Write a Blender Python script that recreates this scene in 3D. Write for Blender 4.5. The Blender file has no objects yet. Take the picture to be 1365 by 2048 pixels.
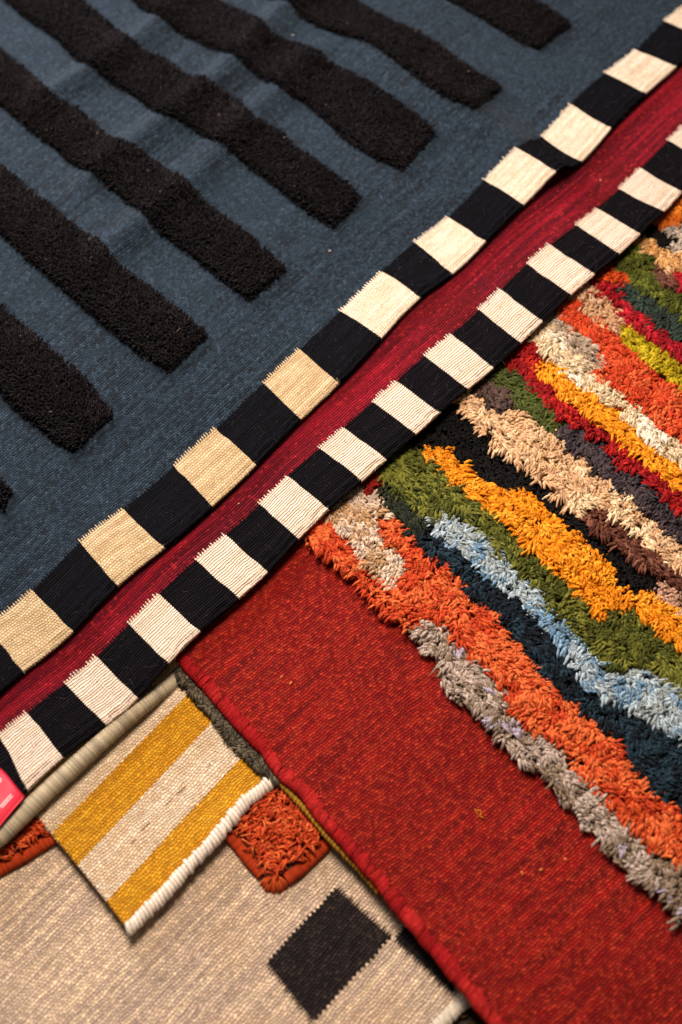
import bpy, math, random
import numpy as np
from mathutils import Matrix, Vector

# ------------------------------------------------------------------ camera, lamps, world
F = 2500.0; PITCH = math.radians(60); DIST = 1.2; ZREF = 0.04
sc = bpy.context.scene
CAM = np.array([0.0, -DIST * math.cos(PITCH), ZREF + DIST * math.sin(PITCH)])
cd = bpy.data.cameras.new('camera'); cam = bpy.data.objects.new('camera', cd); sc.collection.objects.link(cam)
cam.location = CAM.tolist(); cam.rotation_euler = (math.pi / 2 - PITCH, 0, 0)
cd.sensor_fit = 'HORIZONTAL'; cd.sensor_width = 24; cd.lens = F / 1365 * 24
cd.clip_start = 0.05; cd.clip_end = 50
cd.dof.use_dof = True; cd.dof.focus_distance = 1.2; cd.dof.aperture_fstop = 3.0
sc.camera = cam
w = bpy.data.worlds.new('World'); sc.world = w; w.use_nodes = True
w.node_tree.nodes['Background'].inputs[0].default_value = (1.0, 0.86, 0.74, 1)
w.node_tree.nodes['Background'].inputs[1].default_value = 0.09


def lamp(name, loc, target, size, power, col):
    l = bpy.data.lights.new(name, 'AREA'); l.shape = 'SQUARE'; l.size = size; l.energy = power; l.color = col
    o = bpy.data.objects.new(name, l); sc.collection.objects.link(o); o.location = loc
    o.rotation_euler = (Vector(target) - Vector(loc)).to_track_quat('-Z', 'Y').to_euler()


lamp('window_light', (-1.15, 1.45, .78), (-0.15, 0.25, 0), 0.85, 45, (0.96, 0.95, 1.0))
lamp('warm_ceiling_lamp', (-0.2, 0.5, 1.45), (0.0, -0.1, 0), 0.6, 42, (1.0, 0.85, 0.72))
sc.view_settings.view_transform = 'Standard'; sc.view_settings.look = 'None'
sc.view_settings.exposure = 0.0; sc.view_settings.gamma = 1.0

# ------------------------------------------------------------------ maths helpers
rng = np.random.default_rng(7)
SP, CP = math.sin(PITCH), math.cos(PITCH)
FWD = np.array([0, CP, -SP]); UP = np.array([0, SP, CP])


def hit(p, h):
    """where the sight line through source pixel p meets the cloth surface z = h(x, y)"""
    p = np.atleast_2d(np.asarray(p, float))
    d = FWD + np.outer((p[:, 0] - 682.5) / F, [1, 0, 0]) + np.outer((1024 - p[:, 1]) / F, UP)
    z = np.full(len(p), 0.03)
    for _ in range(25):
        t = (z - CAM[2]) / d[:, 2]; P = CAM + d * t[:, None]
        z = .5 * z + .5 * (h(P[:, 0], P[:, 1]) if callable(h) else h)
    t = (z - CAM[2]) / d[:, 2]
    return CAM + d * t[:, None]


def proj(P):
    r = P - CAM; k = r @ FWD
    return np.stack([682.5 + F * r[:, 0] / k, 1024 - F * (r @ UP) / k], 1)


def sm(x): x = np.clip(x, 0, 1); return x * x * (3 - 2 * x)


def vn(x, y, s, seed=0):
    """smooth value noise 0..1 with cell size s"""
    g = np.random.default_rng(1000 + seed).random((128, 128))
    a = np.asarray(x) / s; b = np.asarray(y) / s
    i = np.floor(a).astype(int); j = np.floor(b).astype(int); fa = sm(a - i); fb = sm(b - j)
    G = lambda p, q: g[p % 128, q % 128]
    return (G(i, j) * (1 - fa) + G(i + 1, j) * fa) * (1 - fb) + (G(i, j + 1) * (1 - fa) + G(i + 1, j + 1) * fa) * fb


def resample(pl, n, pw=None):
    pl = np.asarray(pl, float); s = np.r_[0, np.cumsum(np.linalg.norm(np.diff(pl, axis=0), axis=1))]
    t = np.linspace(0, s[-1], n)
    return np.stack([np.interp(t, s, pl[:, k]) for k in range(pl.shape[1])], 1)


def smooth_line(pl, n, it=3):
    q = resample(pl, n)
    for _ in range(it): q[1:-1] = .25 * q[:-2] + .5 * q[1:-1] + .25 * q[2:]
    return q


def seg_dist(x, y, pl):
    """distance to a polyline, signed side, and position 0..1 along it"""
    best = np.full(np.shape(x), 1e9); side = np.zeros(np.shape(x)); pos = np.zeros(np.shape(x)); L = len(pl) - 1
    for k in range(L):
        ax, ay = pl[k][:2]; bx, by = pl[k + 1][:2]; dx, dy = bx - ax, by - ay
        t = np.clip(((x - ax) * dx + (y - ay) * dy) / (dx * dx + dy * dy), 0, 1)
        d = np.hypot(x - ax - t * dx, y - ay - t * dy); c = dx * (y - ay) - dy * (x - ax)
        m = d < best
        best = np.where(m, d, best); side = np.where(m, np.sign(c), side); pos = np.where(m, (k + t) / L, pos)
    return best, side, pos


def inpoly(px, py, poly):
    poly = np.asarray(poly, float); r = np.zeros(px.shape, bool); n = len(poly)
    for i in range(n):
        x1, y1 = poly[i]; x2, y2 = poly[(i + 1) % n]
        if y1 == y2: continue
        c = ((y1 > py) != (y2 > py)) & (px < (x2 - x1) * (py - y1) / (y2 - y1) + x1)
        r ^= c
    return r


def lin(h):
    c = [int(h[i:i + 2], 16) / 255 for i in (0, 2, 4)]
    return tuple(v / 12.92 if v <= .04045 else ((v + .055) / 1.055) ** 2.4 for v in c)


# ------------------------------------------------------------------ materials
class NT:
    def __init__(s, name):
        s.m = bpy.data.materials.new(name); s.m.use_nodes = True; s.t = s.m.node_tree
        s.b = s.t.nodes['Principled BSDF']

    def n(s, typ, **kw):
        n = s.t.nodes.new(typ)
        for k, v in kw.items(): setattr(n, k, v)
        return n

    def put(s, sock, v):
        if isinstance(v, bpy.types.NodeSocket): s.t.links.new(v, sock)
        elif v is not None:
            sock.default_value = v

    def ma(s, op, a, b=None, c=None, clamp=False):
        n = s.n('ShaderNodeMath', operation=op, use_clamp=clamp)
        for i, v in enumerate((a, b, c)):
            if v is not None: s.put(n.inputs[i], v)
        return n.outputs[0]

    def xyz(s, x, y, z=0.0):
        n = s.n('ShaderNodeCombineXYZ'); s.put(n.inputs[0], x); s.put(n.inputs[1], y); s.put(n.inputs[2], z); return n.outputs[0]

    def noise(s, vec, scale, detail=2, rough=.5):
        n = s.n('ShaderNodeTexNoise'); s.put(n.inputs['Vector'], vec); n.inputs['Scale'].default_value = scale
        n.inputs['Detail'].default_value = detail; n.inputs['Roughness'].default_value = rough; return n.outputs[0]

    def mix(s, f, a, b, mode='MIX'):
        n = s.n('ShaderNodeMix', data_type='RGBA', blend_type=mode); s.put(n.inputs[0], f)
        for i, v in ((6, a), (7, b)):
            s.put(n.inputs[i], v if isinstance(v, bpy.types.NodeSocket) else (*v, 1)); 
        return n.outputs[2]

    def smooth(s, v, lo, hi):
        n = s.n('ShaderNodeMapRange', interpolation_type='SMOOTHSTEP'); s.put(n.inputs[0], v)
        n.inputs[1].default_value = lo; n.inputs[2].default_value = hi; return n.outputs[0]


def weave(name, A, B, pu=.0030, pv=.0034, kr=.5, kb=.35, streak=(.35, .65), sv=(180, 18), wob=.0006, bump=.0009,
          speck=None, sth=.74, rib=False, sheen=.25, C=None, patch=6, fuzz=.0002, gap=.8, rv=None, spec=.12, cs=.55, H=None, hm=.6, gd=.7):
    """flat-woven wool: rows of small yarn floats in a brick bond; u runs across the rows, v along them"""
    N = NT(name); uv = N.n('ShaderNodeUVMap', uv_map='UVMap').outputs[0]
    sp = N.n('ShaderNodeSeparateXYZ'); N.put(sp.inputs[0], uv); u, v = sp.outputs[0], sp.outputs[1]
    w1 = N.ma('SUBTRACT', N.noise(uv, 45, 2), .5); w2 = N.ma('SUBTRACT', N.noise(uv, 160, 1), .5)
    ud = N.ma('MULTIPLY_ADD', w1, wob * 9, u); ud = N.ma('MULTIPLY_ADD', w2, wob * 2, ud)
    vd = N.ma('MULTIPLY_ADD', w2, wob * 5, N.ma('MULTIPLY_ADD', w1, wob * 12, v))
    a = N.ma('DIVIDE', ud, pu); row = N.ma('FLOOR', a); fa = N.ma('FRACT', a)
    b0 = N.ma('DIVIDE', vd, pv)
    rn = N.n('ShaderNodeTexWhiteNoise', noise_dimensions='1D'); N.put(rn.inputs['W'], row)
    b = b0 if rib else N.ma('MULTIPLY_ADD', N.ma('FLOORED_MODULO', row, 2), .5, N.ma('MULTIPLY_ADD', rn.outputs[0], .28, b0))
    col = N.ma('FLOOR', b); fb = N.ma('FRACT', b)
    ha = N.ma('POWER', N.ma('SINE', N.ma('MULTIPLY', fa, math.pi)), gap)
    hb = N.ma('POWER', N.ma('SINE', N.ma('MULTIPLY', fb, math.pi)), gap * (.13 if rib else .9))
    h = N.ma('MULTIPLY', ha, hb)
    wn = N.n('ShaderNodeTexWhiteNoise', noise_dimensions='2D'); N.put(wn.inputs[0], N.xyz(row, col)); rnd = wn.outputs[0]
    st = N.noise(N.xyz(N.ma('MULTIPLY', u, sv[0]), N.ma('MULTIPLY', v, sv[1])), 1, 3, .6)
    c = N.mix(N.smooth(st, *streak), lin(A), lin(B))
    if C: c = N.mix(N.smooth(N.noise(uv, patch, 3), .45, .65), c, lin(C))
    if speck:
        sn = N.noise(uv, 230, 1); c = N.mix(N.smooth(sn, sth, sth + .05), c, lin(speck))
        s2 = N.n('ShaderNodeSeparateColor'); N.put(s2.inputs[0], wn.outputs[1])
        c = N.mix(N.ma('MULTIPLY', N.smooth(s2.outputs[1], .86, .98), cs), c, lin(speck))
    if H:
        s3 = N.n('ShaderNodeSeparateColor'); N.put(s3.inputs[0], wn.outputs[1])
        c = N.mix(N.ma('MULTIPLY', N.smooth(s3.outputs[2], .35, .95), hm), c, lin(H))
    br = N.ma('MULTIPLY_ADD', N.ma('SUBTRACT', rnd, .5), kr, 1.0)
    br = N.ma('MULTIPLY_ADD', N.ma('SUBTRACT', rn.outputs[0], .5), kr * .3 if rv is None else rv, br)
    fib = N.noise(N.xyz(N.ma('MULTIPLY', u, 2600), N.ma('MULTIPLY', v, 700)), 1, 2)
    br = N.ma('MULTIPLY_ADD', N.ma('SUBTRACT', fib, .5), kb, br)
    # crevice shade painted into the colour: darker in the gaps between the floats
    br = N.ma('MULTIPLY', br, N.ma('MULTIPLY_ADD', h, 1.0 - gd, gd))
    hs = N.n('ShaderNodeHueSaturation'); N.put(hs.inputs['Color'], c); N.put(hs.inputs['Value'], br)
    N.put(N.b.inputs['Base Color'], hs.outputs[0])
    hh = N.ma('ADD', N.ma('MULTIPLY', h, N.ma('MULTIPLY_ADD', rnd, .5, .75)), N.ma('MULTIPLY', fib, fuzz / bump))
    bp = N.n('ShaderNodeBump'); bp.inputs['Strength'].default_value = 1; bp.inputs['Distance'].default_value = bump
    N.put(bp.inputs['Height'], hh); N.put(N.b.inputs['Normal'], bp.outputs[0])
    N.b.inputs['Roughness'].default_value = .85; N.b.inputs['Specular IOR Level'].default_value = spec
    N.b.inputs['Sheen Weight'].default_value = sheen; N.b.inputs['Sheen Roughness'].default_value = .45; N.b.inputs['Sheen Tint'].default_value = (*[min(1, .35 + 1.1 * q) for q in lin(A)], 1)
    return N.m


def yarn(name, bump=.0006, plies=2, sheen=.25, spec=.15, tint=None, rough=.8, wraps=False, kb=.5):
    """wool yarn whose dye colour varies from strand to strand (colour attribute) with fibres twisted along it"""
    N = NT(name); at = N.n('ShaderNodeAttribute', attribute_name='dye')
    uv = N.n('ShaderNodeUVMap', uv_map='UVMap').outputs[0]
    sp = N.n('ShaderNodeSeparateXYZ'); N.put(sp.inputs[0], uv)
    tw = N.ma('MULTIPLY_ADD', sp.outputs[1], 90.0, sp.outputs[0])     # u = turns round the strand, v = metres along it
    ply = N.ma('ABSOLUTE', N.ma('SINE', N.ma('MULTIPLY', tw, math.pi * plies)))
    fib = N.noise(N.xyz(N.ma('MULTIPLY', tw, 14), N.ma('MULTIPLY', sp.outputs[1], 160)), 1, 2)
    br = N.ma('MULTIPLY_ADD', N.ma('SUBTRACT', fib, .5), kb, 1.0)
    hs = N.n('ShaderNodeHueSaturation'); N.put(hs.inputs['Color'], at.outputs[0]); N.put(hs.inputs['Value'], br)
    N.put(N.b.inputs['Base Color'], hs.outputs[0])
    bp = N.n('ShaderNodeBump'); bp.inputs['Strength'].default_value = 1; bp.inputs['Distance'].default_value = bump
    N.put(bp.inputs['Height'], N.ma('ADD', ply, N.ma('MULTIPLY', fib, .6))); N.put(N.b.inputs['Normal'], bp.outputs[0])
    N.b.inputs['Roughness'].default_value = rough; N.b.inputs['Specular IOR Level'].default_value = spec
    N.put(N.b.inputs['Sheen Tint'], tint or at.outputs[0]); N.b.inputs['Sheen Weight'].default_value = sheen; N.b.inputs['Sheen Roughness'].default_value = .4
    return N.m


def plain(name, A, B, scale=60, rough=.8, bump=.0005, spec=.3):
    N = NT(name); tc = N.n('ShaderNodeTexCoord').outputs['Object']; f = N.noise(tc, scale, 4)
    N.put(N.b.inputs['Base Color'], N.mix(N.smooth(f, .35, .65), lin(A), lin(B)))
    bp = N.n('ShaderNodeBump'); bp.inputs['Distance'].default_value = bump; N.put(bp.inputs['Height'], N.noise(tc, scale * 8, 3))
    N.put(N.b.inputs['Normal'], bp.outputs[0]); N.b.inputs['Roughness'].default_value = rough
    N.b.inputs['Specular IOR Level'].default_value = spec
    return N.m


M = dict(
    blue=weave('indigo flatweave', '222e3b', '141c25', .0026, .0033, kr=.6, kb=.6, streak=(.42, .58), sv=(230, 7), speck='64798a', sth=.79, C='1e2a36', patch=6, cs=.16, H='34485a', hm=.4, bump=.0012, sheen=.12),
    black1=weave('black wool flatweave', '0e0e13', '0a090d', .0024, .0030, kr=.6, rib=True, bump=.0010, sheen=.0, spec=.05, rv=.5),
    white1=weave('undyed cream flatweave', 'ecd8c2', 'dcc3a6', .0026, .0032, kr=.28, kb=.3, bump=.0008, streak=(.35, .65), sheen=.05),
    white0=weave('tan cream flatweave', 'd8bd95', 'c2a278', .0026, .0032, kr=.28, kb=.35, bump=.0009, streak=(.35, .65), sheen=.05),
    crimson=weave('crimson flatweave', '941224', '5c0a1a', .0026, .0030, kr=.6, kb=.5, rib=True, sv=(150, 5), speck='c83030', sth=.77, C='6c0b16', patch=9, bump=.0013, sheen=.03, rv=.5, gap=1.1, cs=.35),
    black2=weave('ribbed black flatweave', '120e12', '0b090d', .0026, .0030, kr=.6, rib=True, bump=.0014, sheen=.0, spec=.06, rv=.6),
    white2=weave('ribbed cream flatweave', 'f5dfcb', 'e8cbb0', .0026, .0028, kr=.22, kb=.3, rib=True, bump=.0016, streak=(.3, .7), sv=(220, 8), sheen=.05, rv=.14, gap=1.0, gd=.84),
    red=weave('madder red flatweave', '9a1814', '6c0f0d', .0027, .0034, H='bc3820', hm=.4, kr=.6, kb=.6, sv=(150, 9), speck='c04024', sth=.87, C='7c100d', cs=.35, patch=5.5, bump=.0011, sheen=.05),
    beige=weave('oatmeal flatweave', 'f8d8b2', 'c4a894', .0028, .0033, H='b09884', gd=.82, hm=.45, kr=.5, kb=.5, sv=(260, 4), streak=(.36, .60), speck='8a7468', sth=.82, bump=.0013, C='d6b084', patch=4, cs=.35, wob=.0008),
    dark=weave('dark brown flatweave', '221b1b', '191415', .0029, .0034, H='352a28', kr=.6, kb=.5, bump=.0012, speck='5a4838', sth=.8, sheen=.05, cs=.3),
    yellow=weave('ochre yellow flatweave', 'e0a020', 'cc8812', .0027, .0032, H='c07c14', gd=.8, kr=.5, kb=.5, sv=(140, 8), bump=.0013, speck='e8ac34', sth=.8, cs=.4, wob=.0008),
    cream=weave('cream flatweave', 'efd6b8', 'dec09a', .0027, .0032, H='cfa880', gd=.8, kr=.32, kb=.45, sv=(140, 6), bump=.0013, speck='efe2d2', sth=.8, cs=.4, wob=.0008),
    tan=weave('tan flatweave', 'cfae80', 'b99468', .0024, .003, kr=.3, bump=.0008),
    yarn=yarn('tufted yarn'), fuzz=yarn('fine pile fibre', bump=.0002, kb=.3, sheen=.06, spec=.06), pile=yarn('black pile', bump=.0002, kb=.4, sheen=.15, spec=.04, tint=(.8, .68, .75, 1)), wrap=yarn('overcast yarn', bump=.0003, plies=3, kb=.25),
    paper=plain('glossy pink card', 'e8304a', 'ec3a50', 20, .28, .00002, .5), ink=plain('white print', 'f2dce0', 'f6e8ea', 40, .5, .0),
    inkd=plain('dark print', '3a1420', '4a1828', 40, .5, .0),
    floor=plain('worn brown floorboards', '4a3626', '3a2a1e', 9, .6, .0008), base=plain('dark jute backing', '3a1c12', '2a1510', 90),
)

# ------------------------------------------------------------------ object helpers
COL = sc.collection


def thing(name, label, cat, p, z=0.0, group=None, kind=None):
    o = bpy.data.objects.new(name, None); COL.objects.link(o); o.empty_display_size = .05
    q = hit([p], z)[0]; o.location = (q[0], q[1], z); o['label'] = label; o['category'] = cat
    if group: o['group'] = group
    if kind: o['kind'] = kind
    return o


def wloc(o):
    v = np.zeros(3)
    while o is not None: v = v + np.array(o.location); o = o.parent
    return v


def build(name, V, Q, mat, parent=None, uv=None, dye=None, label=None, kind=None, smooth=True, T=None):
    """one mesh object from vertex array V, quads Q (and triangles T); V is in world metres"""
    V = np.asarray(V, float)
    if parent is not None: V = V - wloc(parent)
    me = bpy.data.meshes.new(name); Q = np.asarray(Q, np.int32).reshape(-1, 4)
    T = np.zeros((0, 3), np.int32) if T is None else np.asarray(T, np.int32)
    loops = np.concatenate([Q.ravel(), T.ravel()]); nf = len(Q) + len(T)
    me.vertices.add(len(V)); me.vertices.foreach_set('co', V.astype(np.float32).ravel())
    me.loops.add(len(loops)); me.loops.foreach_set('vertex_index', loops)
    me.polygons.add(nf); me.polygons.foreach_set('loop_start', np.r_[np.arange(len(Q)) * 4, len(Q) * 4 + np.arange(len(T)) * 3].astype(np.int32))
    me.update(calc_edges=True)
    me.polygons.foreach_set('use_smooth', np.full(nf, smooth))
    if uv is not None:
        l = me.uv_layers.new(name='UVMap'); l.data.foreach_set('uv', np.asarray(uv, np.float32)[loops].ravel())
    if dye is not None:
        at = me.color_attributes.new('dye', 'FLOAT_COLOR', 'POINT')
        at.data.foreach_set('color', np.c_[np.asarray(dye), np.ones(len(V))].astype(np.float32).ravel())
    me.materials.append(mat); me.validate()
    o = bpy.data.objects.new(name, me); COL.objects.link(o)
    if parent is not None: o.parent = parent
    if label: o['label'] = label
    if kind: o['kind'] = kind
    return o


def gridq(nr, nc, off=0):
    i = np.arange(nr - 1)[:, None] * nc + np.arange(nc - 1)[None]
    return (np.stack([i, i + 1, i + nc + 1, i + nc], -1).reshape(-1, 4) + off)


def grid(name, P, uv, mat, parent, **kw):
    nr, nc = P.shape[:2]
    return build(name, P.reshape(-1, 3), gridq(nr, nc), mat, parent, uv=uv.reshape(-1, 2), **kw)


def strands(P0, P1, P2, r, dye, K=5, S=5, prof=None):
    """many tapering yarn ends at once, each a tube along a quadratic curve"""
    n = len(P0); t = np.linspace(0, 1, K)[None, :, None]
    c = (1 - t) ** 2 * P0[:, None] + 2 * t * (1 - t) * P1[:, None] + t * t * P2[:, None]
    d = np.gradient(c, axis=1); d /= np.linalg.norm(d, axis=2, keepdims=True) + 1e-9
    ref = rng.normal(size=(n, 1, 3)); a = np.cross(d, ref); a /= np.linalg.norm(a, axis=2, keepdims=True) + 1e-9; b = np.cross(d, a)
    prof = np.array(prof if prof is not None else [.9, 1, 1.05, 1.05, .92])[:K]
    ang = np.linspace(0, 2 * math.pi, S, endpoint=False)
    rr = (np.asarray(r).reshape(-1, 1) * prof[None])[:, :, None, None]
    V = c[:, :, None] + rr * (np.cos(ang)[None, None, :, None] * a[:, :, None] + np.sin(ang)[None, None, :, None] * b[:, :, None])
    tip = c[:, -1] + d[:, -1] * np.asarray(r).reshape(-1, 1) * .75
    V = np.concatenate([V.reshape(n, K * S, 3), tip[:, None]], 1); m = K * S + 1
    k = np.arange(K - 1)[:, None] * S; s = np.arange(S)[None]; s2 = (s + 1) % S
    q = np.stack([k + s, k + s2, k + S + s2, k + S + s], -1).reshape(-1, 4)
    tr = np.stack([(K - 1) * S + s[0], (K - 1) * S + s2[0], np.full(S, K * S)], -1)
    off = (np.arange(n) * m)[:, None, None]
    L = np.linalg.norm(P2 - P0, axis=1) * 1.15; ph = rng.random(n) * 7
    uvv = np.zeros((n, m, 2)); uvv[:, :-1, 0] = np.tile(np.arange(S) / S, K)[None]; uvv[:, :-1, 1] = np.repeat(np.linspace(0, 1, K), S)[None] * L[:, None]
    uvv[:, -1, 1] = L; uvv[:, :, 0] += ph[:, None]; uvv[:, :, 1] += ph[:, None] * .1
    D = np.repeat(np.asarray(dye)[:, None], m, 1)
    return V.reshape(-1, 3), (q[None] + off).reshape(-1, 4), (tr[None] + off).reshape(-1, 3), uvv.reshape(-1, 2), D.reshape(-1, 3)


def strand_obj(name, P0, P1, P2, r, dye, mat, parent, K=5, S=5, prof=None, **kw):
    V, Q, T, uv, D = strands(P0, P1, P2, r, dye, K, S, prof)
    return build(name, V, Q, mat, parent, uv=uv, dye=D, T=T, **kw)


def tube(name, C, rad, mat, parent, col, S=18, pitch=.0013, amp=.0003, slant=1.0, flat=1.0, kvar=.12, bundles=0, **kw):
    """an edge cord overcast with thread: rings along C whose radius swells at every turn of the thread"""
    n = len(C); d = np.gradient(C, axis=0); d /= np.linalg.norm(d, axis=1, keepdims=True)
    a = np.cross(d, [0, 0, 1]); a /= np.linalg.norm(a, axis=1, keepdims=True); b = np.cross(a, d)
    s = np.r_[0, np.cumsum(np.linalg.norm(np.diff(C, axis=0), axis=1))]
    ang = np.linspace(0, 2 * math.pi, S, endpoint=False)
    turn = s[:, None] / pitch + slant * ang[None] / (2 * math.pi) + .8 * vn(s, s * 0, .006, 3)[:, None]
    R = rad * (1 + .05 * (vn(s, s * 0 + 1, .012, 5) - .5)[:, None]) + amp * (np.abs(np.sin(math.pi * turn)) - .5)
    V = C[:, None] + R[..., None] * (np.cos(ang)[None, :, None] * a[:, None] + flat * np.sin(ang)[None, :, None] * b[:, None])
    i = np.arange(n - 1)[:, None] * S; j = np.arange(S)[None]; j2 = (j + 1) % S
    Q = np.stack([i + j, i + j2, i + S + j2, i + S + j], -1).reshape(-1, 4)
    k = np.floor(turn).astype(int) % 997; rv = np.random.default_rng(5).random(997)[k]
    D = np.array(lin(col))[None, None] * (1 + kvar * (rv - .5) * 2)[..., None]
    uv = np.stack([np.repeat(s[:, None] * 900, S, 1), np.repeat(ang[None] * rad, n, 0)], -1)
    return build(name, V.reshape(-1, 3), Q, mat, parent, uv=uv.reshape(-1, 2), dye=D.reshape(-1, 3), **kw)


# ------------------------------------------------------------------ heights of the piled rugs
def wave(x, y, s=.16, a=.0012): return a * (vn(x, y, s, 11) + .5 * vn(x, y, s * .45, 12) - .75) * 2


z_beige = lambda x, y: .007 + .3 * wave(x, y, .2)
z_orange = lambda x, y: .013 + 0 * x
z_yellow = lambda x, y: .0185 + .5 * wave(x, y, .12)
RED_S = (618, 1073); 
z_red = lambda x, y: .030 + wave(x, y, .14)


def z_shag(x, y): return z_red(x, y)


_sh = hit([(330, 1330), (640, 1020)], .035)
_sd = _sh[1] - _sh[0]; _sl = np.linalg.norm(_sd[:2]); _sd = _sd / _sl


def z_crim(x, y):
    t = ((x - _sh[0, 0]) * _sd[0] + (y - _sh[0, 1]) * _sd[1]) / _sl
    return .0415 + .007 * sm((t - .7) / .5) - .0065 * sm(-t / .35) + wave(x, y, .11, .0011)


RG = [  # folds of the blue rug: crest in source pixels, height, width before / behind the crest
    ([(20, 270), (110, 190), (275, 90), (350, 20), (420, -60)], .0125, .020, .018),
    ([(90, 450), (200, 345), (262, 300), (425, 182), (520, 80), (600, 0), (680, -90)], .0155, .022, .018),
    ([(110, 610), (215, 503), (372, 385), (508, 237), (620, 130), (700, 60)], .0125, .022, .018),
    ([(640, 60), (745, 97), (800, 150), (870, 205), (960, 245), (1036, 292), (1112, 341), (1160, 370)], .0125, .034, .012),
]
RG = [(smooth_line(hit(p, .055)[:, :2], 30, 3), a, s1, s2) for p, a, s1, s2 in RG]


def z_blue(x, y):
    h = z_crim(x, y) + .0070
    for i, (pl, a, s1, s2) in enumerate(RG):
        d, side, t = seg_dist(x, y, pl)
        wide = s2 + .022 * (1 - sm((t - .62) / .3))
        s = np.where(side > 0, s1, s2) if i < 3 else np.where(side > 0, wide, s1)
        tap = sm(t / .22) * sm((1 - t) / .2) if i < 3 else (.25 + .75 * sm(t / .3))
        h = h + a * tap * np.exp(-(d / s) ** 2)
    return h + .004 * (vn(x, y, .09, 21) - .5) * sm((y - x * .3 - .0) / .3)


# ------------------------------------------------------------------ mapping from rug measure to place
def fit_map(UV, PX, h, sig=.07, lam=.08):
    W = hit(PX, h)[:, :2]; UV = np.asarray(UV, float)
    A = np.c_[UV, np.ones(len(UV))]; X = np.linalg.lstsq(A, W, rcond=None)[0]; R = W - A @ X
    K = np.exp(-((UV[:, None] - UV[None]) ** 2).sum(-1) / sig ** 2); C = np.linalg.solve(K + lam * np.eye(len(UV)), R)

    def f(u, v):
        u = np.asarray(u, float); q = np.stack([u.ravel(), v.ravel()], 1)
        P = np.c_[q, np.ones(len(q))] @ X + np.exp(-((q[:, None] - UV[None]) ** 2).sum(-1) / sig ** 2) @ C
        return P.reshape(u.shape + (2,))
    return f


R1 = [[(-28, 1252), (63, 1180), (146, 1261), (43, 1343)], [(160, 1081), (245, 1018), (329, 1093), (232, 1172)], [(348, 929), (430, 856), (512, 927), (422, 1013)], [(526, 765), (598, 697), (677, 765), (600, 838)],
      [(679, 622), (764, 541), (839, 592), (761, 675)], [(828, 482), (897, 433), (970, 481), (903, 548)], [(968, 359), (1034, 293), (1111, 341), (1045, 409)],
      [(1082, 273), (1141, 207), (1221, 255), (1161, 324)], [(1210, 144), (1272, 98), (1352, 131), (1290, 186)], [(1328, 41), (1388, -4), (1470, 28), (1412, 78)]]
R2 = [[(0, 1465), (52, 1427), (126, 1508), (50, 1583)], [(127, 1365), (192, 1312), (278, 1392), (208, 1450)], [(256, 1247), (319, 1185), (399, 1260), (331, 1328)],
      [(388, 1118), (451, 1068), (534, 1141), (476, 1197)], [(518, 1008), (572, 950), (657, 1014), (594, 1078)], [(640, 895), (685, 854), (771, 915), (722, 962)],
      [(744, 802), (792, 762), (878, 822), (831, 868)], [(846, 710), (903, 668), (988, 733), (933, 777)], [(956, 617), (1000, 579), (1085, 640), (1038, 685)],
      [(1053, 525), (1100, 488), (1190, 545), (1138, 590)], [(1150, 449), (1196, 415), (1280, 465), (1236, 508)], [(1235, 377), (1281, 336), (1363, 383), (1327, 422)],
      [(1337, 277), (1375, 243), (1455, 290), (1405, 330)]]
P_B, W_B, D_B = .1236, .0561, .5
P_C, W_C, D_C = .0823, .0570, .4727


def lattice(R, P, W, D):
    UV = []; PX = []
    for k, q in enumerate(R):
        for c, (p) in enumerate(q):
            UV.append((k * P + (D * P if c in (1, 2) else 0), W if c < 2 else 0)); PX.append(p)
    return UV, PX


map_b = fit_map(*lattice(R1, P_B, W_B, D_B), z_blue)
map_c = fit_map(*lattice(R2, P_C, W_C, D_C), z_crim)

RIM_V = np.array([.0012, -.0006, -.0016, -.0018, -.0011, 0, .0011, .0019])
RIM_Z = np.array([-.0044, -.0040, -.0026, -.0010, .0003, .0008, .0007, .0001])


def square(name, mp, zf, u0, u1, W, mat, parent, white, seed, label, side=0.0):
    """one woven block of the checked border: rolled selvedge, ribbed cords along it, toothed inner edge"""
    r = np.random.default_rng(seed); ext = 0 if white else .0016
    nt = max(4, int(round((u1 - u0) / .0031))); nc = nt * 4 + 1
    u = np.linspace(u0 - ext, u1 + ext, nc)
    v = np.r_[RIM_V, np.array([.0027, .0036, .0044, .0052, .0061, .007]), np.linspace(.0083, W - .0015, 34), W]
    dz = np.r_[RIM_Z, np.array([-.0006, .0004, .0005, -.0006, .0003, .0004]), np.zeros(35)]
    U, Vv = np.meshgrid(u, v)
    tl = (r.random(nt) * .0030 + .0012) * (1 if white else .55)
    teeth = np.repeat(tl, 4) * np.tile([0, 1, .9, 0], nt); teeth = np.r_[teeth, 0] - .0008
    Vv[-1] += teeth; Vv[-2] += np.minimum(0, teeth) * .5
    sc_ = np.where(np.arange(len(v)) % 2 == 0, .0005, -.0004) * (1 if white else 0)
    for e in (0, 1): U[:, e] += (sc_ if e == 0 else sc_ * .4); U[:, -1 - e] -= (sc_ if e == 0 else sc_ * .4)
    w_ = .0009 * (vn(Vv[:, 0], Vv[:, 0] * 0 + seed, .012, 31) - .5) * 2; U = U + w_[:, None] * (1 if white else 0)
    P = mp(U, Vv); lift = .00045 if white else .0002
    Z = zf(P[..., 0], P[..., 1]) + dz[:, None] + lift
    Z[-1] -= np.where(teeth > .0004, .0001, .0009) if not white else np.where(teeth > .0004, 0, .0009)
    Z[:, 0] -= .0007; Z[:, -1] -= .0007
    Z += .00035 * (vn(U, Vv, .006, 41) - .5)
    return grid(name, np.dstack([P, Z]), np.dstack([Vv, U]), mat, parent, label=label)


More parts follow.
